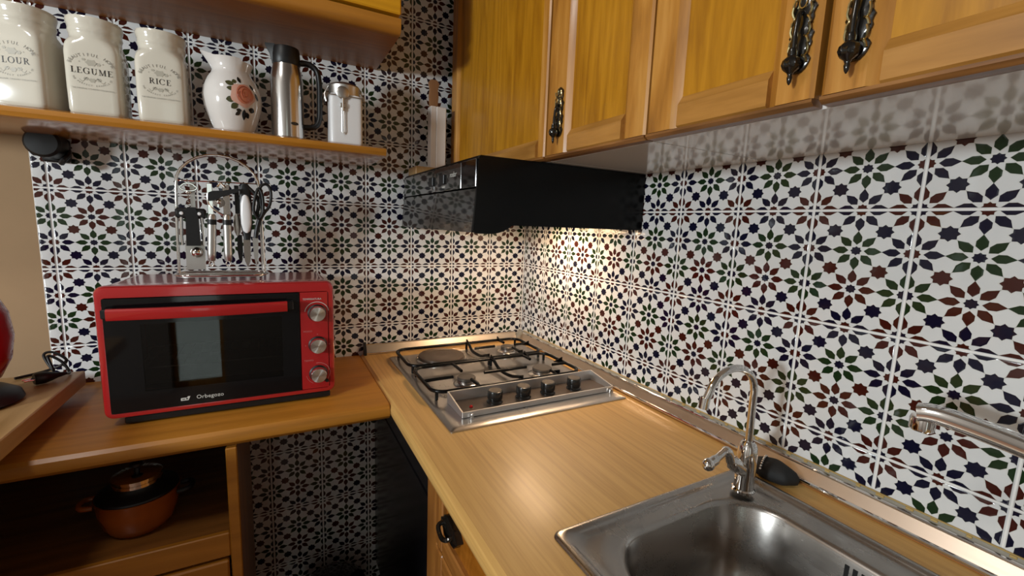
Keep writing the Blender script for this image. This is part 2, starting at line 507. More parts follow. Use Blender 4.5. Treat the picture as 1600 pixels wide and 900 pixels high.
# ---------------------------------------------------------------- room shell
TW, TH, LFT = 0.15, 0.20, -1.378
def tile_mesh(x0, x1, z0, z1):
    """tile face in its own coordinates, outward normal -Y, softly rounded edges"""
    gx = 0.0008
    x0 += gx; x1 -= gx; z0 += gx; z1 -= gx
    bm = BM()
    e = 0.0022
    rings(bm, [[(x0, 0.0022, z0), (x1, 0.0022, z0), (x1, 0.0022, z1), (x0, 0.0022, z1)],
               [(x0, 0.0012, z0), (x1, 0.0012, z0), (x1, 0.0012, z1), (x0, 0.0012, z1)],
               [(x0 + e * .45, -0.0004, z0 + e * .45), (x1 - e * .45, -0.0004, z0 + e * .45), (x1 - e * .45, -0.0004, z1 - e * .45), (x0 + e * .45, -0.0004, z1 - e * .45)],
               [(x0 + e * 1.5, -0.001, z0 + e * 1.5), (x1 - e * 1.5, -0.001, z0 + e * 1.5), (x1 - e * 1.5, -0.001, z1 - e * 1.5), (x0 + e * 1.5, -0.001, z1 - e * 1.5)]], cap0=False)
    bmesh.ops.recalc_face_normals(bm, faces=bm.faces[:])
    me = bpy.data.meshes.new('tile'); bm.to_mesh(me); bm.free(); me.materials.append(M['tile'])
    for p in me.polygons: p.use_smooth = True
    me.set_sharp_from_angle(angle=math.radians(50))
    return me
_tm = {}
def tile(parent, loc, rotz, cut=(-TW / 2, TW / 2, -TH / 2, TH / 2), flip=False):
    key = tuple(round(c, 4) for c in cut)
    if flip: key = (-key[1], -key[0], -key[3], -key[2])
    if key not in _tm: _tm[key] = tile_mesh(*key)
    o = bpy.data.objects.new('tile', _tm[key]); COL.objects.link(o)
    o.location = loc
    o.rotation_euler = (0, PI if flip else 0, rotz)
    o.parent = parent
    return o

wall_back = struct('wall_back', box(BM(), LFT, 0.15, 0.0006, 0.12, 0, 2.5), 'grout')
for i in range(10):
    xc = -TW * (i + 0.5)
    for k in range(0, 11):
        zc = TH * (k + 0.5)
        cut = [-TW / 2, TW / 2, -TH / 2, TH / 2]
        if xc - TW / 2 < LFT: cut[0] = LFT - xc
        if cut[1] - cut[0] < 0.004: continue
        tile(wall_back, (xc, 0, zc), 0, cut, flip=(1.2 <= zc < 1.8))
wall_right = struct('wall_right', box(BM(), 0.0006, 0.12, -3.3, 0.0, 0, 2.5), 'grout')
D0 = 0.1533
for j in range(-1, 13):
    yc = -(D0 + TW * (j - 0.5))
    for k in range(4, 11 if yc < -1.45 else 8):
        zc = TH * (k + 0.5)
        cut = [-TW / 2, TW / 2, -TH / 2, TH / 2]
        if yc + TW / 2 > -0.002: cut[0] = yc + 0.002      # local -X points to +Y
        if cut[1] - cut[0] < 0.01: continue
        tile(wall_right, (0, yc, zc), -PI / 2, cut, flip=(1.4 <= zc < 1.8))
struct('wall_corner', box(BM(), -2.0, LFT, 0.001, 0.12, 0, 2.5), 'plaster')
struct('floor', box(BM(), -4.4, 0.12, -3.4, 0.12, -0.1, 0), 'floor')
struct('ceiling', box(BM(), -4.4, 0.12, -3.4, 0.12, 2.5, 2.6), 'dimmed_wall')
# far walls of the room: a small window and a narrow glazed door, both outside the frame and seen only in reflections
WX0, WX1, WZ0, WZ1 = -4.12, -3.30, 1.08, 1.56
bm = BM()
box(bm, -4.2, WX0, 0.001, 0.12, 0, 2.5); box(bm, WX1, -2.0, 0.001, 0.12, 0, 2.5)
box(bm, WX0, WX1, 0.001, 0.12, 0, WZ0); box(bm, WX0, WX1, 0.001, 0.12, WZ1, 2.5)
struct('wall_dining', bm, 'dimmed_wall')
struct('wall_left', box(BM(), -4.4, -4.2, -3.4, 0.12, 0, 2.5), 'dimmed_wall')
bm = BM()
for a, b_, c, d in ((WX0, WX1, WZ0, WZ0 + 0.03), (WX0, WX1, WZ1 - 0.03, WZ1), (WX0, WX0 + 0.03, WZ0 + 0.03, WZ1 - 0.03), (WX1 - 0.03, WX1, WZ0 + 0.03, WZ1 - 0.03)):
    box(bm, a, b_, 0.02, 0.05, c, d)
wd = struct('window_1', bm, 'oakY')
obj('pane', box(BM(), WX0 + 0.03, WX1 - 0.03, 0.033, 0.037, WZ0 + 0.03, WZ1 - 0.03), 'glass', wd)
DX0, DX1, DZ1 = -1.58, -1.24, 2.0
bm = BM()
box(bm, -4.2, DX0, -3.4, -3.2, 0, 2.5); box(bm, DX1, 0.0, -3.4, -3.2, 0, 2.5); box(bm, DX0, DX1, -3.4, -3.2, DZ1, 2.5)
struct('wall_rear', bm, 'dimmed_wall')
bm = BM()
box(bm, DX0, DX0 + 0.03, -3.32, -3.28, 0, DZ1); box(bm, DX1 - 0.03, DX1, -3.32, -3.28, 0, DZ1)
box(bm, DX0 + 0.03, DX1 - 0.03, -3.32, -3.28, 0, 0.05); box(bm, DX0 + 0.03, DX1 - 0.03, -3.32, -3.28, DZ1 - 0.05, DZ1)
dr = struct('door_1', bm, 'oakZ')
obj('pane', box(BM(), DX0 + 0.03, DX1 - 0.03, -3.303, -3.297, 0.05, DZ1 - 0.05), 'glass', dr)

# unseen lamp added at the left to brighten the right wall
lx, ly, lz = FILL_POS
t = thing('fill_lamp', 'unseen fill lamp added in the room left of the kitchen', 'lamp', (lx, ly, 2.5))
bm = BM(); lathe(bm, [(.05, 2.499), (.05, 2.485), (.02, 2.475)], (lx, ly, 0), n=24); obj('ceiling_rose', bm, 'whitetin', t)
bm = BM(); tube(bm, [(lx, ly, 2.476), (lx, ly, lz + .20)], .004, 8); obj('cord', bm, 'blackmatte', t)
bm = BM(); lathe(bm, [(.03, lz + .155), (.034, lz + .17), (.03, lz + .195), (.008, lz + .203)], (lx, ly, 0), n=24); obj('cap', bm, 'whitetin', t)
ld = bpy.data.lights.new('lamp light', 'POINT'); ld.shadow_soft_size = 0.15; ld.energy = FILL_W; ld.color = (0.88, 0.965, 1.0)
lo = bpy.data.objects.new('fill_light', ld); COL.objects.link(lo); lo.location = (0, 0, lz - 2.5); lo.parent = t

lx, ly, lz = CEIL_POS
t = thing('ceiling_lamp', 'round white ceiling lamp above and behind the viewer', 'lamp', (lx, ly, 2.5))
bm = BM(); lathe(bm, [(0.12, 0.03), (0.15, 0.03), (0.16, 0.045), (0.15, 0.06), (0.05, 0.0985)], (lx, ly, lz), n=40, cap0=False)
obj('shade', bm, 'whitetin', t)
ld = bpy.data.lights.new('ceiling light', 'AREA'); ld.shape = 'DISK'; ld.size = 0.24; ld.energy = CEIL_W; ld.color = (1.0, 0.95, 0.89)
lo = bpy.data.objects.new('ceiling_light', ld); COL.objects.link(lo); lo.location = (0, 0, lz + 0.028 - 2.5); lo.parent = t

# ---------------------------------------------------------------- worktop and upstand strips
bm = BM()
def wt(x0, x1, y0, y1): box(bm, x0, x1, y0, y1, 0.862, 0.900)
SY0, SY1 = -1.589, -1.0335
front = [(-0.595, 0.862), (-0.615, 0.862), (-0.622, 0.867), (-0.625, 0.876), (-0.625, 0.886), (-0.622, 0.895), (-0.614, 0.900), (-0.595, 0.900)]
prism(bm, front, 'Y', -2.2, -0.004)
wt(-0.595, -0.5045, -2.2, -0.004); wt(-0.5045, -0.0945, SY1, -0.004); wt(-0.5045, -0.0945, -2.2, SY0); wt(-0.0945, -0.003, -2.2, -0.004)
tag(obj('worktop', bm, 'lamwood', None, 0, (-0.31, -1.1, 0.862)), 'long light wood laminate worktop holding the hob and the sink', 'worktop')

def upstand(name, mat, axis):
    r = bpy.data.objects.new(name, None); COL.objects.link(r); ORG[r.name] = Vector((0, 0, 0)); r['kind'] = 'structure'
    return r
# right-hand strip (profile in x,z), back strip (profile in y,z)
bm = BM(); prism(bm, [(-0.003, 0.9006), (-0.022, 0.9006), (-0.022, 0.909), (-0.008, 0.930), (-0.003, 0.930)], 'Y', -2.2, -0.03)
tr = struct('trim_1', bm, 'alu')
bm = BM(); tube(bm, [(-0.0235, -2.2, 0.9075), (-0.0235, -0.03, 0.9075)], 0.0034, 8); obj('bottom_bead', bm, 'chrome', tr)
bm = BM(); tube(bm, [(-0.0085, -2.2, 0.931), (-0.0085, -0.03, 0.931)], 0.0030, 8); obj('top_bead', bm, 'chrome', tr)
bm = BM(); box(bm, -0.024, -0.020, -2.2, -0.03, 0.9005, 0.9025); obj('foot', bm, 'darkwoodY', tr)
bm = BM(); prism(bm, [(-0.0015, 0.930), (-0.0075, 0.930), (-0.0035, 0.9385), (-0.0015, 0.9385)], 'Y', -2.2, -0.03); obj('clear_lip', bm, 'clear', tr, label='clear plastic sealing lip')
bm = BM(); box(bm, -0.0045, -0.0012, -2.2, -0.03, 0.9385, 0.9405, 0.0006)
obj('seal', bm, 'caulk', tr)
bm = BM()
for i in range(34):
    y = -0.75 - i * 0.036 + random.uniform(-.008, .008); l = random.uniform(.006, .013)
    box(bm, -0.0062, -0.0030, y, y + l, 0.9350, 0.9388, 0.0008)
obj('seal_stain', bm, 'caulk', tr)
bm = BM(); prism(bm, [(-0.003, 0.9006), (-0.020, 0.9006), (-0.020, 0.908), (-0.007, 0.932), (-0.003, 0.932)], 'X', -0.606, -0.03)
tr2 = struct('trim_2', bm, 'aluX')
bm = BM(); tube(bm, [(-0.606, -0.0075, 0.9335), (-0.03, -0.0075, 0.9335)], 0.0022, 8); obj('top_bead', bm, 'chrome', tr2)
bm = BM(); tube(bm, [(-0.606, -0.021, 0.9065), (-0.03, -0.021, 0.9065)], 0.0022, 8); obj('bottom_bead', bm, 'chrome', tr2)
bm = BM(); prism(bm, [(-0.003, 0.899), (-0.024, 0.899), (-0.024, 0.915), (-0.009, 0.942), (-0.003, 0.942)], 'X', -0.613, -0.605); obj('end_cap', bm, 'blackmatte', tr2, label='black end cap of the strip')
bm = BM(); prism(bm, [(-0.032, 0.9006), (-0.003, 0.9006), (-0.003, 0.937), (-0.012, 0.937), (-0.030, 0.913)], 'Y', -0.031, -0.003); obj('corner_piece', bm, 'clear', tr2, label='clear plastic corner piece')

# ---------------------------------------------------------------- hob
HX0, HX1, HY0, HY1 = -0.543, -0.040, -0.662, -0.077
hob = thing('gas_hob', 'stainless steel hob with three gas burners and one electric plate', 'hob', (-0.29, -0.37, 0.900))
bm = BM()
rings(bm, [rrect(HX0, HX1, HY0, HY1, .006, .8995), rrect(HX0, HX1, HY0, HY1, .006, .9025), rrect(HX0 + .003, HX1 - .003, HY0 + .003, HY1 - .003, .006, .9045),
           rrect(HX0 + .018, HX1 - .018, HY0 + .018, HY1 - .018, .012, .9060), rrect(HX0 + .026, HX1 - .026, HY0 + .026, HY1 - .026, .02, .9045)])
obj('hob_plate', bm, 'hobsteel', hob, 30)
for (cx, cy, hw, hh) in ((-0.39, -0.17, .11, .085), (-0.15, -0.17, .085, .085), (-0.40, -0.405, .105, .085), (-0.155, -0.405, .085, .085)):
    bm = BM()
    rings(bm, [rrect(cx - hw, cx + hw, cy - hh, cy + hh, .045, .9046), rrect(cx - hw + .004, cx + hw - .004, cy - hh + .004, cy + hh - .004, .042, .9062),
               rrect(cx - hw + .010, cx + hw - .010, cy - hh + .010, cy + hh - .010, .038, .9048)], cap0=False)
    obj('pressed_recess', bm, 'hobsteel', hob, 40)
bm = BM(); lathe(bm, [(.083, .9046), (.083, .909), (.078, .912), (.076, .9105)], (-0.392, -0.165, 0), n=48)
hp = obj('electric_plate_ring', bm, 'steelY', hob)
bm = BM(); lathe(bm, [(.074, .909), (.074, .9200), (.070, .9225), (.020, .9218), (.016, .9200), (.004, .9200)], (-0.392, -0.165, 0), n=48)
obj('electric_plate', bm, 'cast', hob, label='brown cast iron electric hot plate')
def burner(cx, cy, r):
    bm = BM(); lathe(bm, [(r * 1.42, .9046), (r * 1.42, .9065), (r * 1.20, .9105), (r * 1.0, .911), (r * 1.0, .917), (r * .6, .918)], (cx, cy, 0), n=32)
    b = obj('burner', bm, 'steelY', hob)
    bm = BM(); lathe(bm, [(r * .92, .9172), (r * 1.0, .9185), (r * 1.0, .9245), (r * .93, .9265), (r * .2, .9275)], (cx, cy, 0), n=32)
    obj('burner_cap', bm, 'burner', b)
    bm = BM(); lathe(bm, [(.0022, .9046), (.0022, .917), (.001, .919)], (cx + r * 1.2, cy + r * .9, 0), n=8)
    obj('spark_plug', bm, 'whitetin', b)
burner(-0.402, -0.405, .026); burner(-0.157, -0.415, .030); burner(-0.146, -0.165, .024)
def grate(y0, y1, name, extra):
    z = .929; r = .0050; x0, x1 = -0.527, -0.070
    bm = BM()
    path = [(x, y, z) for x, y, _ in rrect(x0, x1, y0, y1, .035, z, 5)]
    tube(bm, path, r, 8, closed=True)
    xm, ym = -0.272, (y0 + y1) / 2
    # divider with raised ends
    tube(bm, smooth_path([(xm, y1, z), (xm, y1 - .02, z + .002), (xm - .004, ym + .03, z - .012), (xm, ym - .03, z - .012), (xm, y0 + .02, z + .002), (xm, y0, z)], 4), r, 8)
    for ex, ey, dx, dy in extra:
        tube(bm, smooth_path([(ex, ey, z), (ex + dx * .5, ey + dy * .5, z + .001), (ex + dx, ey + dy, z + .001)], 3), r * .95, 8)
    # triangular ears where the bars rise
    for ex, ey, a in ((xm, y1, 1), (xm, y0, -1), (x1, ym, 0), (-0.15, y1, 1), (-0.15, y0, -1)):
        d = Vector((0, -a, 0)) if a else Vector((-1, 0, 0))
        s = Vector((d.y, -d.x, 0)) * .0022
        e = Vector((ex, ey, z))
        rings(bm, [[e + s - Vector((0, 0, .004)), e + s + Vector((0, 0, .014)), e + s + d * .032 + Vector((0, 0, .002))],
                   [e - s - Vector((0, 0, .004)), e - s + Vector((0, 0, .014)), e - s + d * .032 + Vector((0, 0, .002))]])
    # legs
    for lx_, ly_ in ((x0 + .01, y0 + .01), (x1 - .01, y0 + .01), (x0 + .01, y1 - .01), (x1 - .01, y1 - .01), (xm, y0), (xm, y1)):
        tube(bm, [(lx_, ly_, z), (lx_, ly_, .9062)], r * .9, 8)
    o = obj(name, bm, 'blacksteel', hob, 50)
    return o
grate(-0.278, -0.090, 'pan_support', [(-0.146, -0.090, 0, -.045), (-0.146, -0.278, 0, .075), (-0.070, -0.170, -.05, 0), (-0.272, -0.165, .075, 0)])
grate(-0.497, -0.292, 'pan_support', [(-0.402, -0.292, 0, -.075), (-0.402, -0.497, 0, .055), (-0.527, -0.405, .085, 0), (-0.157, -0.292, 0, -.05), (-0.157, -0.497, 0, .035),
                                      (-0.070, -0.415, -.05, 0), (-0.272, -0.405, -.075, 0), (-0.272, -0.405, .065, 0)])
bm = BM()
box(bm, -0.497, -0.045, -0.513, -0.509, .905, .934, .0008); box(bm, -0.497, -0.045, -0.612, -0.608, .905, .919, .0008)
prism(bm, [(-0.5125, .905), (-0.6085, .905), (-0.6085, .919), (-0.5125, .934)], 'X', -0.497, -0.4935)
prism(bm, [(-0.5125, .905), (-0.6085, .905), (-0.6085, .919), (-0.5125, .934)], 'X', -0.0485, -0.045)
obj('control_guard', bm, 'guardsteel', hob, 30, label='raised steel guard around the knobs')
bm = BM(); box(bm, -0.493, -0.049, -0.608, -0.513, .905, .9075); obj('control_panel', bm, 'cast', hob, label='brownish panel under the knobs')
for kx in (-0.387, -0.304, -0.228, -0.142):
    bm = BM(); lathe(bm, [(.0205, .9075), (.0205, .910), (.0175, .913), (.0175, .916), (.0195, .918), (.0195, .936), (.0185, .938), (.017, .9385)], (kx, -0.558, 0), n=24)
    kb = obj('knob', bm, 'knobblack', hob)
    bm = BM(); lathe(bm, [(.0165, .9385), (.016, .9395), (.002, .9396)], (kx, -0.558, 0), n=24); obj('knob_top', bm, 'knobtop', kb)
bm = BM(); ball(bm, (-0.455, -0.565, .9085), .0045, 10); obj('indicator_light', bm, 'redlight', hob, label='small red indicator light')
for px in (-0.475, -0.06):
    bm = BM(); lathe(bm, [(.004, .905), (.004, .914), (.0025, .916)], (px, -0.618, 0), n=10); obj('guard_foot', bm, 'chrome', hob)

# ---------------------------------------------------------------- sink, taps, scrubber
sk = thing('sink', 'stainless steel inset sink with one rounded bowl', 'sink', (-0.31, -1.3, 0.90))
bm = BM()
X0, X1, Y0, Y1 = -0.520, -0.082, -1.605, -1.020
K = 8
R = [rrect(X0, X1, Y0, Y1, .014, .8998, K), rrect(X0 + .001, X1 - .001, Y0 + .001, Y1 - .001, .014, .9030, K), rrect(X0 + .004, X1 - .004, Y0 + .004, Y1 - .004, .014, .9046, K),
     rrect(X0 + .014, X1 - .011, Y0 + .014, Y1 - .012, .016, .9046, K), rrect(X0 + .018, X1 - .014, Y0 + .018, Y1 - .015, .03, .9000, K), rrect(X0 + .021, X1 - .017, Y0 + .02, Y1 - .018, .035, .8975, K),
     rrect(X0 + .027, X1 - .020, Y0 + .026, Y1 - .021, .05, .8958, K), rrect(X0 + .036, X1 - .028, Y0 + .03, Y1 - .027, .06, .8955, K),
     rrect(-0.468, -0.134, -1.55, -1.058, .085, .8945, K), rrect(-0.463, -0.140, -1.545, -1.064, .085, .8915, K), rrect(-0.459, -0.144, -1.541, -1.068, .083, .8850, K),
     rrect(-0.452, -0.150, -1.534, -1.075, .08, .80, K), rrect(-0.445, -0.158, -1.527, -1.083, .075, .762, K), rrect(-0.43, -0.172, -1.51, -1.10, .065, .748, K),
     rrect(-0.40, -0.20, -1.48, -1.13, .06, .7435, K), rrect(-0.32, -0.28, -1.33, -1.29, .02, .741, K)]
rings(bm, R, cap0=False)
obj('basin', bm, 'sinksteel', sk, 60)
for i in range(4):
    bm = BM(); y = -1.240 - i * .0105
    prism(bm, [(-0.1462, .850), (-0.1462, .880), (-0.1445, .880), (-0.1435, .878), (-0.145, .850)], 'Y', y - .0028, y + .0028); obj('overflow_slot', bm, 'darkhole', sk)
bm = BM(); lathe(bm, [(.034, .741), (.034, .7445), (.028, .7455), (.024, .743), (.003, .743)], (-0.30, -1.31, 0), n=28); obj('drain', bm, 'chrome', sk)

FX, FY = -0.147, -1.074
fa = thing('filter_tap', 'slim chrome goose-neck tap at the corner of the sink', 'tap', (FX, FY, .904))
bm = BM(); lathe(bm, [(.019, .9035), (.019, .907), (.0165, .909), (.0160, .925), (.0175, .960), (.0150, .985), (.0120, .992), (.0085, .996)], (FX, FY, 0), n=24); obj('body', bm, 'chrome', fa)
bm = BM()
pts = [(FX, FY, .99), (FX - .003, FY, 1.088)]
for i in range(1, 13):
    a = PI * i / 13
    pts.append((FX - .060 + .057 * math.cos(a), FY + .004 * i / 13, 1.088 + .046 * math.sin(a)))
pts.append((FX - .122, FY + .005, 1.084))
tube(bm, pts, .0062, 12)
sp = obj('spout', bm, 'chrome', fa, 60)
bm = BM(); tube(bm, [(FX - .1205, FY + .005, 1.092), (FX - .1235, FY + .005, 1.074)], .0078, 12); obj('nozzle', bm, 'chrome', sp)
bm = BM()
lathe(bm, [(.010, 0), (.0125, .02), (.0125, .045), (.009, .052), (.007, .055)], (FX - .004, FY, .938), (-0.80, 0, .60), n=18)
lv = obj('valve_arm', bm, 'chrome', fa)
bm = BM()
e0 = Vector((FX - .047, FY, .970))
tube(bm, smooth_path([e0, e0 + Vector((-.008, 0, .016)), e0 + Vector((-.018, 0, .019)), e0 + Vector((-.040, 0, .010)), e0 + Vector((-.055, 0, .006))], 4), [.0085] * 4 + [.0085] * 4 + [.006] * 4 + [.008] * 4 + [.0075], 12)
ball(bm, e0 + Vector((-.056, 0, .0055)), .0105, 14)
obj('lever', bm, 'chrome', lv, 60)

mx = thing('mixer_tap', 'chrome mixer tap with a flat arched spout over the sink', 'tap', (-0.105, -1.575, .90))
bm = BM(); lathe(bm, [(.028, .9), (.028, .905), (.024, .908), (.023, 1.02), (.021, 1.05)], (-0.105, -1.575, 0), n=28); obj('body', bm, 'chrome', mx)
bm = BM()
path = smooth_path([(-0.105, -1.575, 1.04), (-0.112, -1.545, 1.075), (-0.13, -1.47, 1.108), (-0.15, -1.385, 1.133), (-0.168, -1.318, 1.146), (-0.173, -1.296, 1.144)], 6)
RR = []
for i, p in enumerate(path):
    q = path[min(i + 1, len(path) - 1)] - path[max(i - 1, 0)]
    q.normalize(); sd = q.cross(Vector((0, 0, 1))).normalized(); up = sd.cross(q).normalized()
    wdt, ht = .0130, .0130 - .003 * i / len(path)
    RR.append([p + sd * wdt * math.copysign(abs(math.cos(a)) ** .5, math.cos(a)) + up * ht * math.copysign(abs(math.sin(a)) ** .5, math.sin(a)) for a in (2 * PI * k / 20 for k in range(20))])
rings(bm, RR); obj('spout', bm, 'chrome', mx, 50)
bm = BM(); lathe(bm, [(.0115, .0), (.0125, -.004), (.0125, -.016), (.0105, -.018)], (-0.171, -1.301, 1.140), (0.0, 0, 1), n=20); obj('aerator', bm, 'chrome', mx)
bm = BM(); tube(bm, [(-0.105, -1.575, 1.05), (-0.105, -1.575, 1.075), (-0.115, -1.65, 1.10)], [.02, .016, .008], 12); obj('lever', bm, 'chrome', mx)

# black brush head / plug with bead chain behind the tap
bx_, by_ = -0.052, -1.072
sc_ = thing('sink_plug', 'black sink plug with a silver bead chain behind the slim tap', 'plug', (bx_, by_, .9005))
bm = BM()
RR = []
for (zz, s) in ((.9006, .70), (.906, .95), (.916, 1.0), (.925, .86), (.931, .55), (.934, .15)):
    RR.append([(bx_ + .028 * s * math.cos(a) * (1 + .10 * math.sin(3 * a)), by_ + .040 * s * math.sin(a) * (1 + .08 * math.cos(5 * a)), zz) for a in (2 * PI * k / 28 for k in range(28))])
rings(bm, RR); obj('plug_body', bm, 'bristle', sc_, 60)
bm = BM()
for i in range(12):
    tt = i / 11
    ball(bm, (bx_ - .030 + .044 * tt, by_ + .010 + .014 * tt, .911 + .024 * math.sin(PI * min(1, .15 + .62 * tt))), .0022, 8)
obj('bead_chain', bm, 'chrome', sc_)

# ---------------------------------------------------------------- extractor hood
HF, HB, HYR, HYL = -0.480, -0.004, -0.630, -0.030
hd = thing('extractor_hood', 'black extractor hood with a smoked flap hung under the wall cabinets', 'hood', (-0.24, -0.33, 1.352))
bm = BM()
# open-bottomed shell: top, back, two sides with a curved lower front corner, front strip
def side_prof():
    pr = [(HB, 1.352), (HB, 1.4975), (HF + .004, 1.4975), (HF, 1.494), (HF - .003, 1.4300), (HF - .003, 1.428), (HF - .010, 1.338), (HF - .004, 1.332), (-0.452, 1.332)]
    for i in range(1, 8):
        a = i / 8
        pr.append((-0.452 + .058 * a, 1.332 + .020 * (a ** 2.2)))
    pr.append((-0.394, 1.352))
    return pr
prism(bm, side_prof(), 'Y', HYR, HYR + .006); prism(bm, side_prof(), 'Y', HYL - .006, HYL)
box(bm, HF + .003, HB, HYR + .006, HYL - .006, 1.4915, 1.4975); box(bm, HB - .006, HB, HYR + .006, HYL - .006, 1.36, 1.4915)
obj('shell', bm, 'blacksteel', hd, 30)
bm = BM(); box(bm, HF - .004, HF + .006, HYR + .0065, HYR + .092, 1.432, 1.491, .001); obj('end_strip', bm, 'blackgloss', hd)
bm = BM(); box(bm, HF - .004, HF + .006, HYR + .0925, HYL - .0065, 1.432, 1.491, .001); cp = obj('control_strip', bm, 'visor', hd, label='glossy black control strip')
for yy in (-0.415, -0.327):
    bm = BM(); box(bm, HF - .009, HF - .0038, yy - .017, yy + .017, 1.448, 1.472, .0015); obj('switch', bm, 'blackmatte', cp)
V, F = glyphs('nodor', .018, 1.0, 0.2)
bm = BM(); add_flat(bm, V, F, lambda a, b: (HF - .0046, -0.487 - a, 1.462 + b)); obj('brand_lettering', bm, 'whiteink', cp, 0)
bm = BM()
for yy in (-0.430, -0.424, -0.418, -0.412): box(bm, HF - .0046, HF - .0040, yy - .001, yy + .001, 1.4395, 1.4435)
obj('small_print', bm, 'whiteink', cp, 0)
bm = BM(); prism(bm, [(HF + .002, 1.428), (HF - .003, 1.428), (HF - .011, 1.334), (HF - .005, 1.334)], 'Y', HYR + .0065, HYL - .0065); obj('flap', bm, 'flapglass', hd, label='smoked see-through looking front flap')
bm = BM(); box(bm, HF + .02, HB - .16, HYR + .012, HYL - .012, 1.372, 1.378); obj('grease_filter', bm, 'filter', hd)
bm = BM(); box(bm, HB - .158, HB - .008, HYR + .012, HYL - .012, 1.376, 1.384); obj('lamp_panel', bm, 'whitetin', hd)
bm = BM(); tube(bm, [(-0.10, -0.40, 1.364), (-0.10, -0.27, 1.364)], .012, 12); obj('bulb', bm, 'bulb', hd)
hl = bpy.data.lights.new('hood light', 'AREA'); hl.shape = 'RECTANGLE'; hl.size = .09; hl.size_y = .22; hl.energy = HOOD_W; hl.color = (1.0, .68, .42)
ho = bpy.data.objects.new('hood_light', hl); COL.objects.link(ho); ho.location = Vector((-0.125, -0.335, 1.3555)) - ORG[hd.name]; ho.parent = hd

# things lying on the hood beside the wall cabinet
bm = BM(); box(bm, -0.474, -0.352, -0.135, -0.050, 1.4978, 1.5230, .002)
tag(obj('wood_block', bm, 'slabwood', None, 30, (-0.41, -0.09, 1.4978)), 'small pale wooden block on the hood top beside the back wall', 'block')
wb = thing('white_box', 'tall narrow white box standing on the wooden block above the hood', 'box', (-0.391, -0.085, 1.5232))
bm = BM(); box(bm, -0.417, -0.400, -0.102, -0.068, 1.5232, 1.716, .001); obj('narrow_side', bm, 'paperwhite', wb)
bm = BM(); box(bm, -0.3995, -0.367, -0.104, -0.066, 1.5232, 1.716, .002); obj('wide_side', bm, 'paperwhite', wb)
bm = BM()
rings(bm, [[(-0.396 + a, -0.060 + b, z) for a, b in ((-w_, -.004), (w_, -.004), (w_, .004), (-w_, .004))] for z, w_ in ((1.5234, .006), (1.72, .012), (1.755, .016), (1.775, .013), (1.795, .018), (1.806, .010))])
tag(obj('wooden_spatula', bm, 'spoonwood', None, 40, (-0.396, -0.060, 1.5234)), 'brown wooden spatula sticking up behind the white box', 'spatula')

# ---------------------------------------------------------------- upper cabinets on the right wall
def handle_bits(cab, y, z0, z1, xf, hname):
    """relief of the handle, joined into the handle object as one mesh"""
    H = z1 - z0
    bm = BM()
    # backplate outline with thickness
    n = 30; R0 = []; R1 = []
    for s in (-1, 1):
        rng = range(n + 1) if s < 0 else range(n, -1, -1)
        for i in rng:
            tt = i / n
            wv = .0110 + .0020 * math.sin(tt * PI * 7) + .0016 * math.sin(tt * PI * 15 + 1)
            wv *= min(1, .35 + tt * 8) * min(1, .25 + (1 - tt) * 7)
            R0.append((y + s * wv, z0 + .008 + tt * (H - .008)))
    rings(bm, [[(xf - .0005, a, b) for a, b in R0], [(xf - .003, a, b) for a, b in R0], [(xf - .0045, y + (a - y) * .75, z0 + H / 2 + (b - z0 - H / 2) * .97) for a, b in R0]])
    nf = len(bm.faces)
    # stand-off bar down the middle
    bar = [(xf - .004, y, z0 + H * .66), (xf - .011, y, z0 + H * .62), (xf - .014, y, z0 + H * .42), (xf - .014, y, z0 + .026)]
    tube(bm, smooth_path(bar, 5), [.0024] * 5 + [.0028] * 5 + [.0031] * 5 + [.0034], 10)
    n1 = len(bm.faces)
    # scrolls beside the bar, worn back to brass
    for sd in (-1, 1):
        for k in range(4):
            zc = z0 + H * (.24 + .19 * k)
            pts = [(xf - .0055 - .0012 * math.sin(j), y + sd * (.0078 + .0026 * math.cos(j * .9)), zc + (j - 4) * H * .021 + .003 * math.sin(j * .9)) for j in range(9)]
            tube(bm, smooth_path(pts, 2), .0015, 6)
    for tt, r in ((.90, .0050), (.76, .0042)):
        tube(bm, [(xf - .0052, y + r * math.cos(a), z0 + H * tt + 1.6 * r * math.sin(a)) for a in (2 * PI * k / 14 for k in range(14))], .0011, 6, closed=True)
    box(bm, xf - .0056, xf - .004, y - .0045, y + .0045, z0 + H * .70, z0 + H * .96, .0008)
    n2 = len(bm.faces)
    # finial: fluted cup and pointed tip
    N14 = 20
    rows = []
    for r, h in [(.0040, .032), (.0050, .028), (.0046, .024), (.0082, .020), (.0092, .015), (.0075, .010), (.0034, .006), (.0024, .003), (.0030, .001), (.0022, -.004), (.0006, -.007)]:
        rows.append([(xf - .015 + r * (1 + (.10 if i % 2 else -.06) * (r > .006)) * math.cos(2 * PI * i / N14), y + r * (1 + (.10 if i % 2 else -.06) * (r > .006)) * math.sin(2 * PI * i / N14), z0 + h) for i in range(N14)])
    rings(bm, rows)
    tube(bm, [(xf - .002, y, z0 + .020), (xf - .015, y, z0 + .018)], .004, 8)
    bm.faces.ensure_lookup_table()
    for i in range(n1, n2): bm.faces[i].material_index = 1
    o = obj('handle', bm, 'antique', cab, 45, label='antique black and brass scrolled handle')
    o.data.materials.append(M['brass'])
    return o

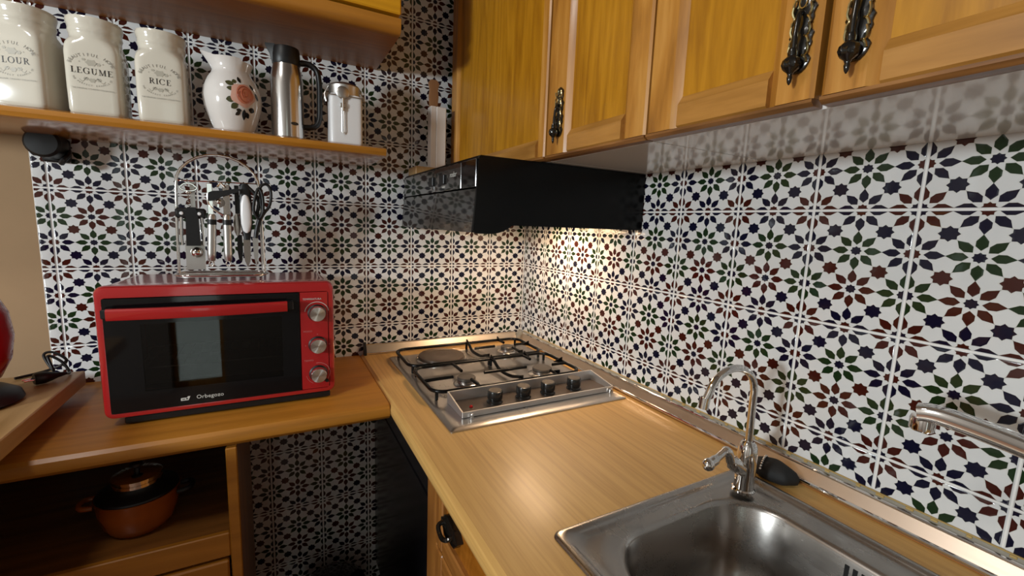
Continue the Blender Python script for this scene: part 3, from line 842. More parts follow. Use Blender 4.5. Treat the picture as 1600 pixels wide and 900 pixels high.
XD = -0.330          # door face
def door(cab, y1, y0, z0, z1, sl, sr, rb, rt, handle=None, mould_in=True, xf=XD, zm='oakZ', ym='oakY', pm='panelwood'):
    """framed door facing -X; y1 = left edge (nearer the corner), y0 = right edge; sl/sr stile widths"""
    th = .021; m = .008
    bm = BM(); box(bm, xf + .009, xf + .016, y0 + sr - .004, y1 - sl + .004, z0 + rb - .004, z1 - rt + .004)
    d = obj('door', bm, pm, cab, 0)
    # stiles with a chamfered moulding on the inner edge
    bm = BM(); prism(bm, [(xf + th, y1 - .0008), (xf + .003, y1 - .0008), (xf, y1 - .005), (xf, y1 - sl + m * 1.6), (xf + .004, y1 - sl + m), (xf + .0088, y1 - sl), (xf + th, y1 - sl)], 'Z', z0 + .0085, z1); obj('stile', bm, zm, d, 25)
    bm = BM(); prism(bm, [(xf + th, y0 + .0008), (xf + .003, y0 + .0008), (xf, y0 + .005), (xf, y0 + sr - m * 1.6), (xf + .004, y0 + sr - m), (xf + .0088, y0 + sr), (xf + th, y0 + sr)], 'Z', z0 + .0085, z1); obj('stile', bm, zm, d, 25)
    bm = BM(); prism(bm, [(xf + th, z0 + .0085), (xf + .003, z0 + .0085), (xf, z0 + .011), (xf, z0 + rb - m * 1.6), (xf + .0088, z0 + rb), (xf + th, z0 + rb)], 'Y', y0 + sr - .0005, y1 - sl + .0005); obj('rail', bm, ym, d, 25)
    bm = BM(); prism(bm, [(xf + th, z1), (xf + .004, z1), (xf, z1 - .006), (xf, z1 - rt + m * 1.6), (xf + .0088, z1 - rt), (xf + th, z1 - rt)], 'Y', y0 + sr - .0005, y1 - sl + .0005); obj('rail', bm, ym, d, 25)
    bm = BM(); prism(bm, [(xf + th, z0), (xf + .005, z0), (xf - .001, z0 + .004), (xf - .001, z0 + .0075), (xf + .003, z0 + .0083), (xf + th, z0 + .0083)], 'Y', y0 + .001, y1 - .001); obj('worn_edge', bm, 'edgewood', d, 25, label='dark worn lower edge')
    if handle:
        hy, hz0, hz1 = handle
        h = handle_bits(d, hy, hz0, hz1, xf, 'handle')
    return d
def cabinet(name, label, y1, y0, z0, z1, grp):
    c = thing(name, label, 'cabinet', (-0.16, (y0 + y1) / 2, z0), grp)
    bm = BM()
    xb = XD + .023
    box(bm, xb, -0.004, y0 + .001, y1 - .001, z0 + .0, z0 + .016); 
    obj('bottom_panel', bm, 'melamine', c, 0, label='glossy white underside')
    bm = BM(); box(bm, xb, -0.004, y1 - .017, y1 - .001, z0 + .016, z1 - .016); obj('side_panel', bm, 'oakZ', c, 0)
    bm = BM(); box(bm, xb, -0.004, y0 + .001, y0 + .017, z0 + .016, z1 - .016); obj('side_panel', bm, 'oakZ', c, 0)
    bm = BM(); box(bm, xb, -0.004, y0 + .001, y1 - .001, z1 - .016, z1); obj('top_panel', bm, 'oakY', c, 0)
    bm = BM(); box(bm, -0.012, -0.004, y0 + .017, y1 - .017, z0 + .016, z1 - .016); obj('back_panel', bm, 'melamine', c, 0)
    return c
G = 'wooden wall cabinets in a row on the right wall'
c1 = cabinet('wall_cabinet', 'honey wood wall cabinet with one wide door above the black hood', -0.045, -0.648, 1.4985, 2.16, G)
door(c1, -0.047, -0.646, 1.499, 2.105, .060, .040, .052, .052)
bm = BM(); box(bm, XD + .002, XD + .02, -0.646, -0.047, 2.107, 2.16); obj('cornice', bm, 'oakY', c1)
c2 = cabinet('wall_cabinet', 'narrow honey wood wall cabinet with a single door right beside the hood', -0.650, -0.9535, 1.4985, 2.16, G)
door(c2, -0.651, -0.953, 1.499, 2.158, .082, .060, .054, .054, (-0.703, 1.533, 1.640))
c3 = cabinet('wall_cabinet', 'honey wood wall cabinet nearest the camera with two adjoining dark handles', -0.9545, -1.497, 1.4985, 2.16, G)
door(c3, -0.955, -1.2105, 1.499, 2.158, .062, .056, .054, .054, (-1.190, 1.530, 1.640))
door(c3, -1.2165, -1.496, 1.499, 2.158, .056, .056, .052, .054, (-1.248, 1.527, 1.640))

# ---------------------------------------------------------------- upper cabinet and shelf on the back wall
uc = thing('corner_cabinet', 'yellow varnished wall cabinet hanging above the jar shelf', 'cabinet', (-1.15, -0.16, 1.82))
UX0, UX1, UYF = -2.05, -0.566, -0.318
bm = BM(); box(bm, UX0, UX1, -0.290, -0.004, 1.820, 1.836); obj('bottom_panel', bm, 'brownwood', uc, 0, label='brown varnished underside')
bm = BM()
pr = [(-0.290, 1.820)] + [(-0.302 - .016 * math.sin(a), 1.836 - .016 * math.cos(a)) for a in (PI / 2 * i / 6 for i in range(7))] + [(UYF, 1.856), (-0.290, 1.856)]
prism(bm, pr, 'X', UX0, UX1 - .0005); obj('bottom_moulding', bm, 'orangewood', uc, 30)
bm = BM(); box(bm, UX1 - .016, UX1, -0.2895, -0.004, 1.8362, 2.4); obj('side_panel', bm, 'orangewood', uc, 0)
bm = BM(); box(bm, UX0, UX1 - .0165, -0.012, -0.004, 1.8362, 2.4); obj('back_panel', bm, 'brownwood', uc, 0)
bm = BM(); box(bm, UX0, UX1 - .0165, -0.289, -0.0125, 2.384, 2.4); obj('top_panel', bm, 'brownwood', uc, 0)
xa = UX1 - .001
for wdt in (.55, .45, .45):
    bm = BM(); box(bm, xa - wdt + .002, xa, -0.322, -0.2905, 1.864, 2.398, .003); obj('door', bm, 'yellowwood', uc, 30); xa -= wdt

sh = thing('wall_shelf', 'long varnished wooden shelf carrying jars, vase, flask and tin', 'shelf', (-1.2, -0.15, 1.52))
bm = BM()
pr = [(-0.004, 1.519), (-0.278, 1.519), (-0.288, 1.522), (-0.292, 1.530), (-0.290, 1.539), (-0.281, 1.5435), (-0.004, 1.5435)]
prism(bm, pr, 'X', -2.05, -0.598); obj('board', bm, 'shelfwood', sh, 30)
bm = BM()
box(bm, -1.352, -1.300, -0.016, -0.0015, 1.462, 1.518, .004)
lathe(bm, [(.004, -.004), (.030, -.004), (.033, .004), (.033, .050), (.028, .056), (.004, .057)], (-1.330, -0.020, 1.500), (0, -1, 0), n=24)
tube(bm, smooth_path([(-1.303, -0.012, 1.49), (-1.296, -0.04, 1.478), (-1.300, -0.055, 1.466), (-1.308, -0.045, 1.458)], 4), .006, 8)
obj('bracket', bm, 'blackmatte', sh, 35, label='black shelf bracket')

# ceramic jars
def jar(cx, word, label, grp, turn=0):
    cy, z = -0.232, 1.5437; h = .044
    t = thing('ceramic_jar', label, 'jar', (cx, cy, z), grp)
    bm = BM()
    R = [superell(cx, cy, h * s, h * s, e, z + zz) for s, e, zz in
         ((.90, 7, 0), (.95, 7, .002), (.985, 7, .008), (1.0, 7, .05), (1.0, 7, .118), (.985, 6.5, .128), (.965, 5, .136), (.945, 3.6, .142), (.93, 2.8, .146),
          (.925, 2.3, .149), (.92, 2.2, .156), (.945, 2.2, .160), (.97, 2.2, .163), (.955, 2.2, .167), (.95, 2.2, .171), (.975, 2.2, .176), (1.0, 2.2, .180), (1.01, 2.2, .184), (.985, 2.2, .188), (.80, 2.2, .190), (.3, 2, .191))]
    rings(bm, R); obj('body', bm, 'ceramic', t, 60)
    # printing on the front face
    yf = cy - h - .0004
    fn = lambda a, b: (cx + a, yf, z + b)
    bm = BM(); serif_word(bm, word, .0113, lambda a, b: fn(a, b + .0775)); obj('name_lettering', bm, 'ink', t, 0, label='black serif name')
    bm = BM()
    def arc_text(txt, cxz, r, a0, a1, size, top=True):
        for i, chh in enumerate(txt):
            if chh == ' ': continue
            a = a0 + (a1 - a0) * i / (len(txt) - 1)
            V, F = glyphs(chh, size)
            tilt = a - PI / 2 if top else a + PI / 2
            cc, ss = math.cos(tilt), math.sin(tilt)
            add_flat(bm, V, F, lambda x, y: fn(1.0 * r * math.cos(a) + x * cc - y * ss, cxz + r * .62 * math.sin(a) + x * ss + y * cc))
    arc_text('BEAUTIFUL HOME', .0925, .031, PI * .93, PI * .07, .0082)
    obj('arched_lettering', bm, 'greyink', t, 0, label='grey arched lettering'); bm = BM()
    arc_text('THE PERFECT EXAMPLE OF', .0735, .031, PI * 1.06, PI * 1.94, .0042, False)
    V, F = glyphs('THE ORIGINAL COUNTRY COLLECTION', .0036); add_flat(bm, V, F, lambda a, b: fn(a, b + .0475))
    obj('small_lettering', bm, 'greyink', t, 0)
    bm = BM()
    for (ax_, az_, sx_, sz_) in ((0, .0995, .0085, .0058), (-.011, .1045, .003, .0022), (.011, .098, .0035, .003), (0, .066, .005, .0038), (-.010, .068, .0035, .003), (.010, .068, .0035, .003)):
        n = 18
        bm.faces.new([bm.verts.new(fn(ax_ + sx_ * (1 + .18 * math.cos(6 * a)) * math.cos(a), az_ + sz_ * (1 + .18 * math.cos(6 * a)) * math.sin(a))) for a in (2 * PI * k / n for k in range(n))])
    for s in (-1, 1):
        bm.faces.new([bm.verts.new(fn(s * .018 + .0016 * (1 if k % 2 == 0 else .45) * math.sin(PI * k / 5), .0995 + .0016 * (1 if k % 2 == 0 else .45) * math.cos(PI * k / 5))) for k in range(10)])
        V = [(s * (.004 + .016 * k / 8), .0655 + .004 * math.sin(k * .8)) for k in range(9)]
        for (a, b), (c, d) in zip(V, V[1:]): bm.faces.new([bm.verts.new(fn(*p)) for p in ((a, b), (c, d), (c, d + .0012), (a, b + .0012))])
    obj('emblem', bm, 'paleink', t, 0, label='pale grey crest print', kind='stuff')
    t.rotation_euler.z = math.radians(turn)
JG = 'square cream ceramic storage jars on the shelf'
jar(-1.283, 'FLOUR', 'cream ceramic jar lettered FLOUR at the left end of the shelf', JG, -13)
jar(-1.1795, 'LEGUME', 'cream ceramic jar lettered LEGUME on the shelf', JG)
jar(-1.070, 'RICE', 'cream ceramic jar lettered RICE next to the rose vase', JG)

# vase with a rose
VX, VY, VZ = -0.942, -0.225, 1.5437
vs_ = thing('vase', 'white porcelain vase jug with a painted pink rose', 'vase', (VX, VY, VZ))
prof = [(.036, 0), (.040, .002), (.042, .008), (.050, .030), (.0575, .055), (.0605, .078), (.058, .098), (.050, .118), (.042, .130), (.0385, .137), (.0385, .144), (.0405, .152), (.043, .160), (.0445, .1635), (.0425, .1635), (.040, .156), (.037, .145), (.030, .130)]
def vr(z):
    for (r0, z0), (r1, z1) in zip(prof, prof[1:]):
        if z0 <= z <= z1 and z1 > z0: return r0 + (r1 - r0) * (z - z0) / (z1 - z0)
    return .04
bm = BM(); n = 56; RR = []
SPA = math.radians(196)
for i, (r, z) in enumerate(prof):
    row = []
    for k in range(n):
        a = 2 * PI * k / n
        d = abs((a - SPA + PI) % (2 * PI) - PI)
        lip = max(0, 1 - d / .55) if z > .136 else 0
        tt = max(0, (z - .136) / .0275)
        rr = r + .018 * lip ** 1.3 * tt
        row.append((VX + rr * math.cos(a), VY + rr * math.sin(a), VZ + z + .009 * lip * tt - .005 * tt * (math.cos(a - SPA) < -.2)))
    RR.append(row)
rings(bm, RR, True, False); obj('body', bm, 'porcelain', vs_, 60)
def on_vase(ang, z, off=.0007):
    r = vr(z) + off
    return (VX + r * math.cos(ang), VY + r * math.sin(ang), VZ + z)
def decal(name, shapes, mat, off, label=None):
    """shapes: closed outlines [(s, z)] in metres around the rose's middle; fanned and wrapped on the vase"""
    bm = BM()
    for (cs, cz, pts) in shapes:
        K = 4
        rows = [[(cs + (ps - cs) * j / K, cz + (pz - cz) * j / K) for ps, pz in pts] for j in range(1, K + 1)]
        w3 = lambda s, z: on_vase(RA + s / .0605, z, off)
        c = bm.verts.new(w3(cs, cz)); prev = None
        for row in rows:
            cur = [bm.verts.new(w3(*p)) for p in row]
            for i in range(len(cur)):
                j = (i + 1) % len(cur)
                bm.faces.new((c, cur[i], cur[j]) if prev is None else (prev[i], cur[i], cur[j], prev[j]))
            prev = cur
    return obj(name, bm, mat, vs_, 60, label=label)
RA = math.radians(-66)
def blob(cs, cz, rs, rz, wob=.1, k=5, ph=0, n=22):
    return (cs, cz, [(cs + rs * (1 + wob * math.cos(k * a + ph)) * math.cos(a), cz + rz * (1 + wob * math.cos(k * a + ph)) * math.sin(a)) for a in (2 * PI * i / n for i in range(n))])
def leaf(s0, z0, s1, z1, w_):
    s1, z1, w_ = s0 + (s1 - s0) * 1.18, z0 + (z1 - z0) * 1.18, w_ * 1.3
    d = Vector((s1 - s0, z1 - z0)); nn = Vector((-d.y, d.x)).normalized() * w_
    pts = []
    for i in range(9): tt = i / 8; pts.append((s0 + d.x * tt + nn.x * math.sin(PI * tt) ** .8, z0 + d.y * tt + nn.y * math.sin(PI * tt) ** .8))
    for i in range(7, 0, -1): tt = i / 8; pts.append((s0 + d.x * tt - nn.x * math.sin(PI * tt) ** .8, z0 + d.y * tt - nn.y * math.sin(PI * tt) ** .8))
    return ((s0 + s1) / 2, (z0 + z1) / 2, pts)
def leaves(L, mat):
    for l in L: decal('rose_leaf', [l], mat, .0006)
leaves([leaf(-.018, .100, -.034, .104, .0042), leaf(-.016, .090, -.031, .091, .0038), leaf(-.018, .068, -.033, .066, .005), leaf(-.012, .060, -.024, .050, .0048), leaf(-.016, .103, -.019, .111, .0038)], 'leaf')
leaves([leaf(-.004, .046, -.014, .046, .003), leaf(-.006, .044, -.016, .036, .003), leaf(.002, .050, .003, .030, .004), leaf(.012, .052, .026, .050, .0045), leaf(.006, .044, .014, .034, .004), leaf(.018, .108, .026, .098, .003), leaf(.030, .092, .036, .078, .003), leaf(-.004, .106, -.008, .118, .003)], 'leafdark')
decal('rose_flower', [blob(0, .080, .0265, .0255, .08, 5, .6)], 'rosepale', .0010, 'pale pink outer petals')
decal('rose_flower', [blob(.003, .082, .0185, .0205, .05, 3, .2)], 'rose', .0014, 'pink inner petals')
bm = BM()
for (r1_, r2_, a0, a1, cs, cz) in ((.0155, .0175, .2, 3.6, .003, .082), (.0125, .014, 2.6, 6.0, .003, .080), (.008, .011, .5, 4.2, .004, .084), (.004, .007, 2.5, 6.6, .004, .084)):
    tube(bm, [on_vase(RA + (cs + r1_ * math.cos(a0 + (a1 - a0) * i / 14)) / .0605, cz + r2_ * math.sin(a0 + (a1 - a0) * i / 14), .0016) for i in range(15)], .0007, 5)
obj('rose_outline', bm, 'roseline', vs_, 60)

# vacuum flask
TX, TY, TZ = -0.826, -0.222, 1.5437
fl = thing('vacuum_flask', 'brushed steel vacuum flask with a black lid and handle', 'flask', (TX, TY, TZ))
bm = BM(); lathe(bm, [(.034, 0), (.0365, .002), (.037, .006), (.037, .126), (.0365, .142), (.0345, .156), (.0315, .170), (.0305, .176)], (TX, TY, TZ), n=48); obj('body', bm, 'steelZ', fl, 50)
bm = BM(); lathe(bm, [(.0300, .1755), (.0315, .178), (.0318, .195), (.0305, .212), (.029, .217), (.010, .2185)], (TX, TY, TZ), n=40); ld_ = obj('lid', bm, 'blackmatte', fl, 40)
bm = BM()
rings(bm, [[(TX - .028 - a, TY - .004 + b, TZ + z) for a, b in ((-.004, -.010), (d_, -.004), (d_, .004), (-.004, .010))] for z, d_ in ((.178, .003), (.200, .008), (.214, .016), (.220, .017))])
obj('pouring_lip', bm, 'blackmatte', ld_, 30)
bm = BM()
hp_ = smooth_path([(TX + .028, TY, TZ + .188), (TX + .050, TY, TZ + .190), (TX + .068, TY, TZ + .178), (TX + .074, TY, TZ + .150), (TX + .074, TY, TZ + .100), (TX + .072, TY, TZ + .058), (TX + .060, TY, TZ + .040), (TX + .036, TY, TZ + .036)], 5)
RR = []
for i, p in enumerate(hp_):
    q = (hp_[min(i + 1, len(hp_) - 1)] - hp_[max(i - 1, 0)]).normalized(); u_ = Vector((0, 1, 0)); v_ = q.cross(u_)
    RR.append([p + u_ * .010 * math.cos(a) + v_ * .0068 * math.sin(a) for a in (2 * PI * k / 12 for k in range(12))])
rings(bm, RR); obj('handle', bm, 'blackmatte', fl, 60)
bm = BM()
bm.faces.new([bm.verts.new((TX + .0376 * math.cos(-PI / 2 + .38 + .25 * math.cos(a)), TY + .0376 * math.sin(-PI / 2 + .38 + .25 * math.cos(a)), TZ + .036 + .0038 * math.sin(a))) for a in (2 * PI * k / 20 for k in range(20))])
obj('oval_badge', bm, 'ink', fl, 0, label='small dark oval badge')

# clip-top tin with spoon
CX, CY, CZ, CH = -0.692, -0.226, 1.5437, .040
tn = thing('clip_top_tin', 'white square tin with a clamped steel lid and a spoon', 'canister', (CX, CY, CZ))
bm = BM(); rings(bm, [superell(CX, CY, CH * s, CH * s, e, CZ + z) for s, e, z in ((.95, 9, 0), (.99, 9, .003), (1, 9, .01), (1, 9, .116), (.985, 8, .120), (.95, 5, .123))]); obj('body', bm, 'whitetin', tn, 40)
bm = BM(); lathe(bm, [(.036, .121), (.0385, .123), (.0385, .140), (.0395, .143), (.0395, .147), (.036, .151), (.030, .1535), (.022, .155), (.018, .158), (.004, .159)], (CX, CY, CZ), n=40); obj('lid', bm, 'dullsteel', tn, 35)
bm = BM()
wz = CZ + .117
tube(bm, [(x, y, wz) for x, y, _ in rrect(CX - CH - .002, CX + CH + .002, CY - CH - .002, CY + CH + .002, .008, wz, 3)], .0014, 6, closed=True)
tube(bm, [(CX - CH - .006, CY - .015, CZ + .104), (CX - CH - .010, CY - .015, CZ + .122), (CX - CH - .003, CY - .012, CZ + .140), (CX - .035, CY, CZ + .151)], .0014, 6)
tube(bm, [(CX - CH - .006, CY + .015, CZ + .104), (CX - CH - .010, CY + .015, CZ + .122), (CX - CH - .003, CY + .012, CZ + .140), (CX - .035, CY, CZ + .151)], .0014, 6)
box(bm, CX - CH - .011, CX - CH - .008, CY - .015, CY + .015, CZ + .106, CZ + .124, .001)
tube(bm, [(CX + CH + .002, CY - .012, wz), (CX + CH + .012, CY - .010, wz + .001), (CX + CH + .012, CY + .010, wz + .001), (CX + CH + .002, CY + .012, wz)], .0016, 6)
tube(bm, [(CX + CH + .010, CY - .006, wz), (CX + CH + .006, CY - .005, wz + .012), (CX + .035, CY, CZ + .150)], .0014, 6)
obj('wire_clamp', bm, 'dullsteel', tn, 50)
bm = BM()
yf = CY - CH - .004
lathe(bm, [(.0155, 0), (.0160, .0008), (.0145, .002), (.008, .0035), (.001, .004)], (CX - .010, yf, CZ + .124), (0, -1, 0), n=24)
tube(bm, [(CX - .010, yf - .001, CZ + .110), (CX - .010, yf - .001, CZ + .080)], .0028, 8)
tube(bm, [(CX - .0125, yf, CZ + .095), (CX - .0130, yf, CZ + .030), (CX - .010, yf, CZ + .024), (CX - .007, yf, CZ + .030), (CX - .0075, yf, CZ + .095)], .0011, 6)
spn = obj('spoon', bm, 'dullsteel', tn, 40)
bm = BM(); box(bm, CX - .017, CX - .003, yf - .003, CY - CH - .0005, CZ + .088, CZ + .099, .0015); obj('spoon_clip', bm, 'dullsteel', tn)

# ---------------------------------------------------------------- counter under the oven, raised board, oven
bm = BM()
pr = [(-0.004, .858), (-0.432, .858), (-0.446, .861), (-0.455, .870), (-0.457, .880), (-0.454, .890), (-0.447, .8965), (-0.437, .8985), (-0.004, .8985)]
prism(bm, pr, 'X', -2.9, -0.6265)
tag(obj('oven_counter', bm, 'orangewood', None, 30, (-1.2, -0.23, .858)), 'orange varnished wooden counter under the red oven', 'counter')
bm = BM(); box(bm, -2.4, -1.286, -0.95, -0.105, .9250, .9600, .002)
tag(obj('raised_board', bm, 'slabwood', None, 0, (-1.8, -0.4, .899)), 'thick wooden board raised above the counter left of the oven', 'board')

pn = thing('light_block', 'unseen dark wooden box added to block light under the thick board', 'cabinet', (-1.9, -0.7, 0))  # added out of view to keep light off the lower left; carries the board
bm = BM(); box(bm, -2.38, -1.40, -0.93, -0.475, .0, .9248); obj('carcass', bm, 'brownwood', pn, 0)
bm = BM(); box(bm, -2.37, -1.41, -0.95, -0.931, .08, .89, .003); obj('door', bm, 'oakZ', pn, 30)
OX0, OX1, OYF, OYB, OZ0, OZ1 = -1.192, -0.741, -0.352, -0.085, .916, 1.199
ov = thing('mini_oven', 'red tabletop oven with black glass door and three silver knobs', 'oven', ((OX0 + OX1) / 2, -0.21, .8985))
bm = BM()
def xr(x0, x1, z0, z1, r, y, k=6): return [(a, y, b) for a, b, _ in rrect(x0, x1, z0, z1, r, 0, k)]
R = [xr(OX0 + .01, OX1 - .01, OZ0 + .008, OZ1 - .012, .02, OYB), xr(OX0 + .004, OX1 - .004, OZ0 + .003, OZ1 - .005, .022, OYB - .01), xr(OX0 + .002, OX1 - .002, OZ0 + .001, OZ1 - .002, .02, OYF + .05),
     xr(OX0, OX1, OZ0, OZ1, .017, OYF + .018), xr(OX0, OX1, OZ0, OZ1, .017, OYF + .008), xr(OX0 + .003, OX1 - .003, OZ0 + .003, OZ1 - .003, .015, OYF + .001), xr(OX0 + .007, OX1 - .007, OZ0 + .007, OZ1 - .007, .012, OYF),
     xr(OX0 + .013, OX1 - .013, OZ0 + .012, OZ1 - .024, .006, OYF + .0005), xr(OX0 + .014, OX1 - .014, OZ0 + .013, OZ1 - .025, .006, OYF + .012),
     xr(OX0 + .02, OX1 - .09, OZ0 + .03, OZ1 - .04, .006, OYF + .014), xr(OX0 + .03, OX1 - .10, OZ0 + .035, OZ1 - .05, .006, OYF + .016), xr(OX0 + .03, OX1 - .10, OZ0 + .035, OZ1 - .05, .006, OYB - .03)]
rings(bm, R); obj('body', bm, 'redenamel', ov, 40)
PX0 = -0.8175      # left edge of the knob panel
bm = BM(); box(bm, PX0, OX1 - .0145, OYF - .001, OYF + .010, OZ0 + .0135, OZ1 - .0255, .001); kp = obj('knob_panel', bm, 'redenamel', ov)
# door: black glass frame around a dark see-through pane
dx0, dx1, dz0, dz1 = OX0 + .0142, PX0 - .002, OZ0 + .0135, OZ1 - .0255
wx0, wx1, wz0, wz1 = OX0 + .072, PX0 - .040, dz0 + .042, dz1 - .055
bm = BM()
for a, b_, c, d in ((dx0, dx1, dz0, wz0), (dx0, dx1, wz1, dz1), (dx0, wx0, wz0, wz1), (wx1, dx1, wz0, wz1)): box(bm, a, b_, OYF - .002, OYF + .010, c, d)
dr_ = obj('door', bm, 'blackgloss', ov, 0, label='black glass door')
bm = BM(); box(bm, wx0, wx1, OYF - .0018, OYF + .002, wz0, wz1); obj('pane', bm, 'ovenglass', dr_, 0)
bm = BM()
hz = dz1 - .028
n = 16; RR = []
for i in range(n + 1):
    tt = i / n; x = -1.166 + (-0.845 + 1.166) * tt; y = OYF - .026 - .010 * math.sin(PI * tt); zc = hz + .001 * tt
    RR.append([(x, y - .004, zc - .0115), (x, y - .006, zc - .008), (x, y - .006, zc + .008), (x, y - .003, zc + .0115), (x, y + .006, zc + .0115), (x, y + .006, zc - .0115)])
rings(bm, RR); obj('door_handle', bm, 'redenamel', dr_, 30, label='red bowed door handle')
for a_, b_ in ((-1.176, -1.160), (-0.850, -0.832)):
    bm = BM(); box(bm, a_, b_, OYF - .024, OYF - .001, hz - .009, hz + .010, .002); obj('handle_mount', bm, 'blackmatte', dr_)
V, F = glyphs('Orbegozo', .0125, 1.0)
bm = BM(); add_flat(bm, V, F, lambda a, b: (-1.006 + a, OYF - .0026, dz0 + .012 + b)); obj('brand_lettering', bm, 'whiteink', dr_, 0)
bm = BM()
lx0, lz0 = -1.060, dz0 + .0112
V = [(0, 0), (.013, 0), (.0165, .0085), (.012, .0085), (.011, .006), (.002, .006), (0, .0055)]
bm.faces.new([bm.verts.new((lx0 + a * 1.05, OYF - .0026, lz0 + b * 1.05)) for a, b in V])
lg = obj('brand_emblem', bm, 'whiteink', dr_, 0)
bm = BM(); bm.faces.new([bm.verts.new((lx0 + a, OYF - .0029, lz0 + b)) for a, b in ((.0025, .0022), (.0075, .0022), (.0075, .0042), (.0025, .0042))])
bm.faces.new([bm.verts.new((lx0 + .0110 + .0018 * math.cos(2 * PI * k / 12), OYF - .0029, lz0 + .0038 + .0018 * math.sin(2 * PI * k / 12))) for k in range(12)])
obj('brand_emblem', bm, 'ink', dr_, 0)
# inside: liner, racks
bm = BM(); box(bm, OX0 + .032, OX1 - .102, OYB - .034, OYB - .031, OZ0 + .037, OZ1 - .052)
ln = obj('liner', bm, 'ovenin', ov, 0)
bm = BM()
for zz in (OZ0 + .098, ):
    tube(bm, [(x, y, zz) for x, y, _ in rrect(OX0 + .035, OX1 - .105, OYF + .03, OYB - .045, .008, zz, 3)], .0022, 6, closed=True)
    for k in range(15):
        x = OX0 + .05 + k * .021
        tube(bm, [(x, OYF + .03, zz), (x, OYB - .045, zz)], .0012, 5)
obj('wire_rack', bm, 'dullsteel', ov, 50)
bm = BM(); 
rings(bm, [rrect(OX0 + .038, OX1 - .108, OYF + .025, OYB - .05, .01, OZ0 + .062), rrect(OX0 + .034, OX1 - .104, OYF + .02, OYB - .045, .012, OZ0 + .072), rrect(OX0 + .037, OX1 - .107, OYF + .023, OYB - .048, .012, OZ0 + .072), rrect(OX0 + .041, OX1 - .111, OYF + .028, OYB - .053, .01, OZ0 + .064)])
obj('baking_tray', bm, 'dullsteel', ov, 40)
# knobs
for i, (kz, txt) in enumerate(((1.122, 'TEMPERATURA'), (1.042, 'MODO'), (.968, 'TIEMPO'))):
    kx = -0.7805
    bm = BM(); lathe(bm, [(.021, 0), (.021, .003), (.0185, .005), (.0175, .016), (.0165, .0185)], (kx, OYF - .001, kz), (0, -1, 0), n=32); kb = obj('knob', bm, 'blackmatte', ov)
    bm = BM(); lathe(bm, [(.0185, .010), (.0182, .020), (.0170, .0225), (.001, .0228)], (kx, OYF - .001, kz), (0, -1, 0), n=32); obj('knob_face', bm, 'chromefan' if 'chromefan' in M else 'dullsteel', kb, label='silver turned face')
    bm = BM()
    n = 26; a0, a1 = ((.05 * PI, .95 * PI) if i == 0 else (.42, 2.6) if i == 2 else (0, 0))
    if i != 1:
        w_ = .0012
        if i == 2: a0, a1 = -.25 * PI, .55 * PI
        for k in range(n):
            q = [(r, a0 + (a1 - a0) * (k + s) / n) for r, s in ((.0265, 0), (.0265, 1), (.0265 + w_, 1), (.0265 + w_, 0))]
            bm.faces.new([bm.verts.new((kx + r * math.cos(a), OYF - .0016, kz + r * math.sin(a))) for r, a in q])
        if i == 2:
            for k in range(8):
                q = [(r, 1.05 * PI + .3 * PI * (k + s) / 8) for r, s in ((.0265, 0), (.0265, 1), (.0272, 1), (.0272, 0))]
                bm.faces.new([bm.verts.new((kx + r * math.cos(a), OYF - .0016, kz + r * math.sin(a))) for r, a in q])
    else:
        for a in (0, PI / 2, PI):
            V, F = glyphs('*', .008); add_flat(bm, V, F, lambda x, y: (kx + .027 * math.cos(a) + x, OYF - .0016, kz + .027 * math.sin(a) + y - .005))
    V, F = glyphs(txt, .0062); wtx = max(a for a, _ in V)
    add_flat(bm, V, F, lambda a, b: (PX0 + .006 + wtx + a, OYF - .0016, kz + .0325 + b))
    obj('knob_print', bm, 'whiteink' if i == 0 else 'dimprint', kp, 0, kind='stuff')
bm = BM(); lathe(bm, [(.0045, 0), (.0045, .002), (.001, .0025)], (-0.761, OYF - .001, .947), (0, -1, 0), n=16); obj('lamp_hole', bm, 'darkhole', kp)
bm = BM(); box(bm, OX0 + .032, OX1 - .012, OYF + .006, OYB - .01, .9015, .9168, .002); obj('base_pan', bm, 'blackmatte', ov)
for fx_ in (OX0 + .06, OX1 - .05):
    for fy_ in (OYF + .035, OYB - .03):
        bm = BM(); lathe(bm, [(.012, 0), (.014, .008)], (fx_, fy_, .8986), n=14); obj('foot', bm, 'blackmatte', ov)

# ---------------------------------------------------------------- wire stand with kitchen tools on the oven
RY = -0.190
rk = thing('utensil_stand', 'arched chrome wire stand for tools on top of the red oven', 'stand', (-0.98, RY, 1.199))
bm = BM()
arch = [(-1.073, RY, 1.206), (-1.071, RY, 1.32), (-1.068, RY, 1.410)] 
cxm = (-1.068 - 0.896) / 2
for i in range(1, 12):
    a = PI - PI * i / 12
    arch.append((cxm + .0865 * math.cos(a), RY, 1.418 + .076 * math.sin(a)))
arch += [(-0.8955, RY, 1.410), (-0.8935, RY, 1.32), (-0.892, RY, 1.206)]
tube(bm, arch, .0032, 8); obj('arch', bm, 'chrome', rk, 60)
bm = BM(); tube(bm, [(-1.069, RY, 1.428), (-0.896, RY, 1.432)], .0016, 6); cb = obj('cross_bar', bm, 'chrome', rk)
for hx in (-1.045, -1.000, -0.968, -0.927, -0.893):
    bm = BM(); tube(bm, smooth_path([(hx, RY, 1.4305), (hx, RY - .008, 1.4305), (hx, RY - .011, 1.424), (hx, RY - .009, 1.418), (hx, RY - .004, 1.4165)], 4), .0013, 6); obj('hook', bm, 'chrome', cb)
bm = BM()
tube(bm, [(x, y, 1.2045) for x, y, _ in rrect(-1.080, -0.885, RY - .045, RY + .045, .035, 0, 5)], .0025, 8, closed=True)
tube(bm, [(-1.073, RY, 1.2045), (-0.892, RY, 1.2045)], .0025, 8)
obj('base_wire', bm, 'chrome', rk, 60)
